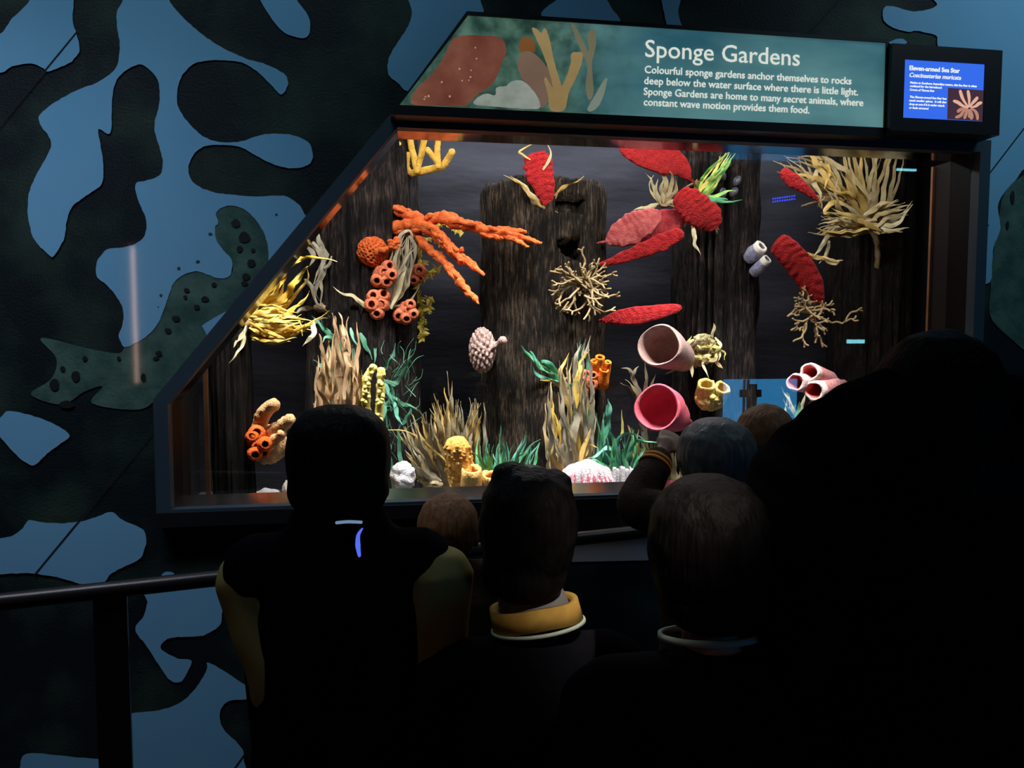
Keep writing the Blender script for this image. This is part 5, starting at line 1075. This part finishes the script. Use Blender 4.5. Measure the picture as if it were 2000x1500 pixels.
def person(label, head, yaw=0.0, kid=1.0, skin=SKIN, hair=HAIRB, coat=COAT, hairfn=None, arms=None, sleeve=None, lean=0.0, tilt=0.0, sh=None, bulk=1.0, turn=0.0, hoodfn=None, drop=0.0, ctop=.855):
    zc = head.z; H = zc + 0.103 * kid
    Rz = Matrix.Rotation(yaw, 3, 'Z'); X, Y, Z = Rz @ Vector((1, 0, 0)), Rz @ Vector((0, 1, 0)), Vector((0, 0, 1))
    Rh = Matrix.Rotation(yaw + turn, 3, 'Z') @ Matrix.Rotation(tilt, 3, 'Y')
    foot = Vector((head.x, head.y, 0)) - Y * (0.03 + lean)
    def L(x, y, z): return foot + X * (x * H) + Y * (y * H + lean * max(0, (z - .5) / .43)) + Z * (z * H)
    def HD(x, y, z): return head + Rh @ (Vector((x, y, z)) * kid)
    shw = sh if sh else .118 * H
    dr = drop / H
    def S(s): return L(0, 0, .81 - dr) + X * s * shw
    ARM = {}
    for s, nm in ((-1, 'l'), (1, 'r')):
        a = (arms or {}).get(nm)
        ARM[s] = a if a else [S(s), L(0, -.01, .615) + X * s * (shw + .035 * H), L(0, .10, .50) + X * s * (shw + .005)]
    ra_ = .030 * H * bulk
    b = MB()
    oval(b, [(L(0, 0, .45), X * .07 * H, Y * .055 * H), (L(0, 0, .50), X * .088 * H, Y * .065 * H), (L(0, .003, .60), X * .078 * H, Y * .055 * H), (L(0, .004, .70 - dr * .5), X * .092 * H, Y * .062 * H), (L(0, 0, .78 - dr), X * .098 * H, Y * .060 * H), (L(0, -.003, .825 - dr), X * .06 * H, Y * .045 * H), (L(0, 0, .845 - dr), X * .035 * H, Y * .035 * H)])
    nb = L(0, -.005, .80 - dr); b.tube([nb, nb.lerp(HD(0, -.01, -.05), .5), HD(0, -.01, -.05)], [.040 * H, .034 * H, .034 * H], 18, 5)
    b.ball(HD(0, -.008, .022), Vector((.073, .092, .085)) * kid, 28, 18); b.ball(HD(0, .028, -.038), Vector((.054, .062, .062)) * kid, 24, 16)
    b.ball(HD(0, .075, -.078), Vector((.024, .018, .020)) * kid, 14, 10)
    b.tube([HD(0, .082, .018), HD(0, .094, -.008), HD(0, .103, -.022)], [.008 * kid, .010 * kid, .013 * kid], 10, 4); b.ball(HD(0, .086, .038), Vector((.05, .012, .010)) * kid, 14, 8)
    for s in (-1, 1): b.ball(HD(s * .076, -.005, -.008), Vector((.011, .020, .031)) * kid, 14, 10); b.ball(HD(s * .04, .064, -.02), Vector((.022, .022, .024)) * kid, 14, 10)
    for s in (-1, 1):
        a, e, w_ = ARM[s]
        b.tube([S(s) - X * s * .03, a], .033 * H, 14, 4); b.tube([a, a.lerp(e, .5), e, e.lerp(w_, .5), w_], [.034 * H, .030 * H, .024 * H, .023 * H, .017 * H], 16, 5)
        hd = (w_ - e).normalized(); pn = hd.cross(X if abs(hd.dot(X)) < .9 else Y).normalized(); sd = pn.cross(hd).normalized() * -s
        k = .9 * kid; pm = w_ + hd * .040 * k
        b.tube([w_, pm], [.018 * k, .026 * k], 12, 4); b.tube([pm - sd * .020 * k, pm + sd * .020 * k], .016 * k, 10, 4)
        for i, (fl, off) in enumerate(((.058, .027), (.066, .009), (.061, -.009), (.047, -.026))):
            f0 = pm + hd * .018 * k + sd * off * k; f1 = f0 + (hd * .9 + pn * .25) * fl * .45 * k; f2 = f1 + (hd * .7 + pn * .6) * fl * .32 * k; f3 = f2 + (hd * .4 + pn * .8) * fl * .23 * k
            b.tube([f0, f1, f2, f3], [.0085 * k, .008 * k, .0075 * k, .0065 * k], 9, 3)
        t0 = w_ + hd * .025 * k + sd * .020 * k; b.tube([t0, t0 + (sd * .8 + hd * .5) * .03 * k, t0 + (sd * .8 + hd * 1.1) * .048 * k], [.011 * k, .010 * k, .008 * k], 9, 4)
        hp, kn, an = L(s * .05, 0, .49), L(s * .058, .012, .275), L(s * .06, -.015, .045)
        b.tube([hp, hp.lerp(kn, .5), kn, kn.lerp(an, .4), an], [.056 * H, .048 * H, .035 * H, .034 * H, .022 * H], 16, 5)
        b.tube([an - Z * .02 * H, L(s * .063, .05, .022), L(s * .066, .085, .018)], [.022 * H, .022 * H, .018 * H], 12, 4)
    o = remesh(b, .0062, 'person', skin, origin=foot); tag(o, label, 'person')
    for s in (-1, 1):
        e = MB(); e.ball(HD(s * .031, .0795, .013), .0115 * kid, 14, 10); eo = e.build('eye', EYEW, o)
        e = MB(); e.ball(HD(s * .031, .0885, .013), .0052 * kid, 10, 8); e.build('iris', HAIRB, eo)
    e = MB(); e.tube([HD(-.022, .078, -.048), HD(0, .092, -.046), HD(.022, .078, -.048)], [.003, .006, .003], 10, 4); e.build('mouth', LIPS, o)
    # coat: torso and sleeves; trousers; shoes
    g = bulk; c = MB()
    oval(c, [(L(0, 0, .40), X * .112 * H * g, Y * .085 * H * g), (L(0, 0, .50), X * .115 * H * g, Y * .088 * H * g), (L(0, .0, .60), X * .108 * H * g, Y * .080 * H * g), (L(0, .0, .70 - dr * .5), X * .115 * H * g, Y * .085 * H * g), (L(0, 0, .77 - dr), X * max(.112 * H * g, shw * .92), Y * .080 * H * g), (L(0, -.003, .815 - dr), X * max(.085 * H, shw * .72), Y * .062 * H * g), (L(0, -.004, ctop - .01 - dr), X * .055 * H, Y * .05 * H), (L(0, -.004, ctop - dr), X * .046 * H, Y * .046 * H)])
    c.tube([S(-1), S(1)], .046 * H * g, 16, 6)
    if hoodfn: hoodfn(c, L, HD, X, Y, Z, H)
    sl = c if sleeve is None else MB()
    for s in (-1, 1):
        a, e, w_ = ARM[s]
        if sleeve is not None: sl = MB()
        sl.tube([a, a.lerp(e, .5), e, e.lerp(w_, .5), e.lerp(w_, .9)], [.048 * H * g, .044 * H * g, .041 * H * g, .036 * H * g, .029 * H * g], 18, 6, .004, 14)
        if sleeve is not None: remesh(sl, .008, 'sleeve', sleeve, o)
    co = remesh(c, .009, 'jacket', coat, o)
    t = MB()
    for s in (-1, 1):
        hp, kn, an = L(s * .052, 0, .47), L(s * .060, .012, .275), L(s * .062, -.012, .05)
        t.tube([hp, hp.lerp(kn, .5), kn, an], [.066 * H, .056 * H, .046 * H, .040 * H], 18, 5)
        f = MB(); f.tube([L(s * .062, -.035, .022), L(s * .063, .02, .026), L(s * .067, .075, .020)], [.027 * H, .031 * H, .027 * H], 14, 5); f.build('shoe', SHOE, o)
    t.tube([L(-.04, 0, .47), L(.04, 0, .47)], .075 * H, 16, 4); remesh(t, .010, 'trousers', TROUS, o)
    h = MB()
    if hairfn: hairfn(h, HD, Rh, kid)
    else: h.ball(HD(0, -.022, .030), Vector((.084, .095, .092)) * kid, 40, 26, fn=lambda d: .05 * noise.noise(d * 4), rot=Rh)
    remesh(h, .0065, 'hair', hair, o, it=2)
    return o, co
def sup(p, a=0.0):
    return lambda d: 1 / ((abs(d.x) ** p + abs(d.y) ** p + abs(d.z) ** p) ** (1 / p)) - 1 + a * noise.noise(d * 5)
# 1 child with black bob, mustard sleeves
def hair1(h, HD, Rh, k):
    h.ball(HD(0, -.018, .012), Vector((.089, .086, .090)), 44, 30, fn=sup(2.6, .03), rot=Rh); h.ball(HD(0, -.035, -.05), Vector((.086, .064, .045)), 36, 20, fn=sup(2.6, .04), rot=Rh)
p1, j1 = person('child with a black bob and mustard sleeves, leftmost in front of the window', D(664, 900, 1.30), hairfn=hair1, sleeve=OLIVE, sh=.15, kid=.86, ctop=.893,
    arms={'l': [D(497, 1118, 1.27), D(556, 1330, 1.25), D(556, 1540, 1.36)], 'r': [D(850, 1115, 1.30), D(842, 1330, 1.30), D(838, 1530, 1.40)]})
mb = MB(); mb.tube([hit(j1, x, y, .001) for x, y in ((708, 1032), (700, 1045), (699, 1065), (702, 1086))], [.0012, .0030, .0042, .0024], 8, 5); mb.build('glint_strip', GLINTB, p1)  # blue glint on the jacket back, drawn as an emissive strip
mb = MB(); mb.tube([hit(j1, x, y, .0015) for x, y in ((657, 1021), (680, 1019), (706, 1020))], .0026, 8, 5); mb.build('collar_piping', GLINTW, p1)  # piping whose pale glint is put into its emission
# 2 child with tufted hair and gold collar
def hair2(h, HD, Rh, k):
    h.ball(HD(0, -.02, .005), Vector((.085, .094, .100)), 44, 30, fn=sup(2.4, .07), rot=Rh)
    h.ball(HD(-.036, -.01, .082), Vector((.034, .045, .030)), 20, 14, fn=lambda d: .15 * noise.noise(d * 4), rot=Rh); h.ball(HD(.038, -.01, .072), Vector((.036, .045, .030)), 20, 14, fn=lambda d: .15 * noise.noise(d * 4), rot=Rh)
    h.ball(HD(-.005, -.05, -.07), Vector((.075, .05, .055)), 24, 16, rot=Rh)
p2, j2 = person('child with tufted black hair and a gold collar, in the middle front', D(1030, 1024, 1.30), hairfn=hair2, skin=SKIN_D, turn=-.1, tilt=.06, sh=.15, drop=.10, ctop=.862)
nk = D(1046, 1196, 1.29); axn = (Vector((-.19, .17, 1))).normalized()
mb = MB(); band(mb, nk, axn, .068, .034, .012, ry=1.0, u=Vector((1, 0, .12)).normalized(), wave=.002); mb.build('collar', GOLD, p2)
mb = MB(); band(mb, nk - axn * .022, axn, .078, .005, .006, u=Vector((1, 0, .12)).normalized()); mb.build('collar_trim', PALE, p2)
mb = MB(); oval(mb, [(nk + axn * -.02, Vector((.066, 0, 0)), Vector((0, .062, 0))), (nk + axn * .02, Vector((.062, 0, 0)), Vector((0, .058, 0))), (nk + axn * .05, Vector((.054, 0, 0)), Vector((0, .052, 0)))]); mb.build('shirt', GREYS, p2)
# 3 child in the right foreground
def hair3(h, HD, Rh, k):
    h.ball(HD(0, -.018, .012), Vector((.092, .098, .104)), 44, 30, fn=sup(2.3, .05), rot=Rh); h.ball(HD(0, -.045, -.06), Vector((.078, .055, .055)), 24, 16, rot=Rh)
p3, j3 = person('child with dark brown hair and a thin pale collar line, nearest at right of centre', D(1384, 1072, 1.12), hairfn=hair3, hair=HAIRB, sh=.17, turn=-.3, drop=.055, ctop=.862)
nk = D(1382, 1240, 1.10); mb = MB(); band(mb, nk, Vector((0, .22, 1)), .068, .009, .006, u=Vector((1, 0, 0))); mb.build('collar_trim', PALE, p3)
# 4 adult in a bulky dark coat, right foreground
def hair4(h, HD, Rh, k):
    h.ball(HD(0, -.012, .012), Vector((.090, .102, .108)), 44, 30, fn=sup(2.1, .06), rot=Rh); h.ball(HD(0, -.045, -.075), Vector((.105, .07, .08)), 28, 18, fn=lambda d: .08 * noise.noise(d * 4), rot=Rh)
def hood4(c, L, HD, X, Y, Z, H):
    for q in ((1690, 812, .055), (1640, 850, .06), (1585, 895, .06), (1545, 930, .055), (1760, 850, .07), (1830, 870, .08), (1950, 800, .055), (2010, 800, .05), (1540, 1000, .055), (1530, 1080, .06)):
        p = D(q[0], q[1], 1.10); c.ball(p, (q[2], .085, q[2]), 18, 12)
    c.tube([D(1775, 770, 1.1), D(1700, 812, 1.1), D(1625, 872, 1.1), D(1560, 940, 1.1), D(1545, 1100, 1.1)], [.05, .058, .062, .058, .055], 18, 6); c.tube([D(1880, 790, 1.1), D(1960, 800, 1.1), D(2040, 830, 1.1), D(2110, 920, 1.1)], [.05, .055, .06, .06], 18, 6)
    oval(c, [(L(0, 0, .45), X * .24, Y * .15), (L(0, 0, .60), X * .235, Y * .15), (L(0, 0, .72), X * .23, Y * .14), (L(0, 0, .80), X * .20, Y * .12), (L(0, 0, .86), X * .12, Y * .09)])
p4, j4 = person('adult in a bulky black coat, large dark figure at the right edge', D(1826, 800, 1.12), kid=1.08, hairfn=hair4, sh=.235, bulk=1.2, turn=-.4, hoodfn=hood4,
    arms={'l': [D(1560, 960, 1.12), D(1560, 1260, 1.10), D(1600, 1420, 1.35)], 'r': [D(2090, 960, 1.12), D(2110, 1260, 1.10), D(2060, 1420, 1.35)]})
# 5 child with raised arm and orange-striped cuff
def hair5(h, HD, Rh, k):
    h.ball(HD(0, -.016, .016), Vector((.100, .100, .098)), 44, 30, fn=sup(2.2, .05), rot=Rh); h.ball(HD(0, -.04, -.05), Vector((.084, .06, .055)), 24, 16, rot=Rh)
aw = [D(1316, 1010, 1.93), D(1243, 985, 1.98), D(1292, 884, 2.10)]
p5, j5 = person('child with ash-coloured hair raising a brown sleeve with orange cuff stripes', D(1394, 900, 1.92), hairfn=hair5, hair=HAIRG, coat=BROWN, arms={'l': aw}, sh=.13, kid=1.08)
ax = (aw[2] - aw[1])
for t in (.72, .80, .88):
    if t == .88: continue
    mb = MB(); band(mb, aw[1].lerp(aw[2], t), ax,   .0465 - (t - .6) * .035, .010, .005, 28); mb.build('cuff_stripe', ORST, p5)
# 6 brown-haired child close to the glass
p6, j6 = person('child with brown hair seen between the ash-haired child and the black-coated adult', D(1487, 868, 2.12), hair=HAIRN, coat=COAT, sh=.12, kid=.98)
# 7 small child behind
p7, j7 = person('small child with dark brown hair at the sill between the two front children', D(874, 1045, 1.98), hair=HAIRN, coat=BROWN, skin=SKIN_D, sh=.11, kid=.98)
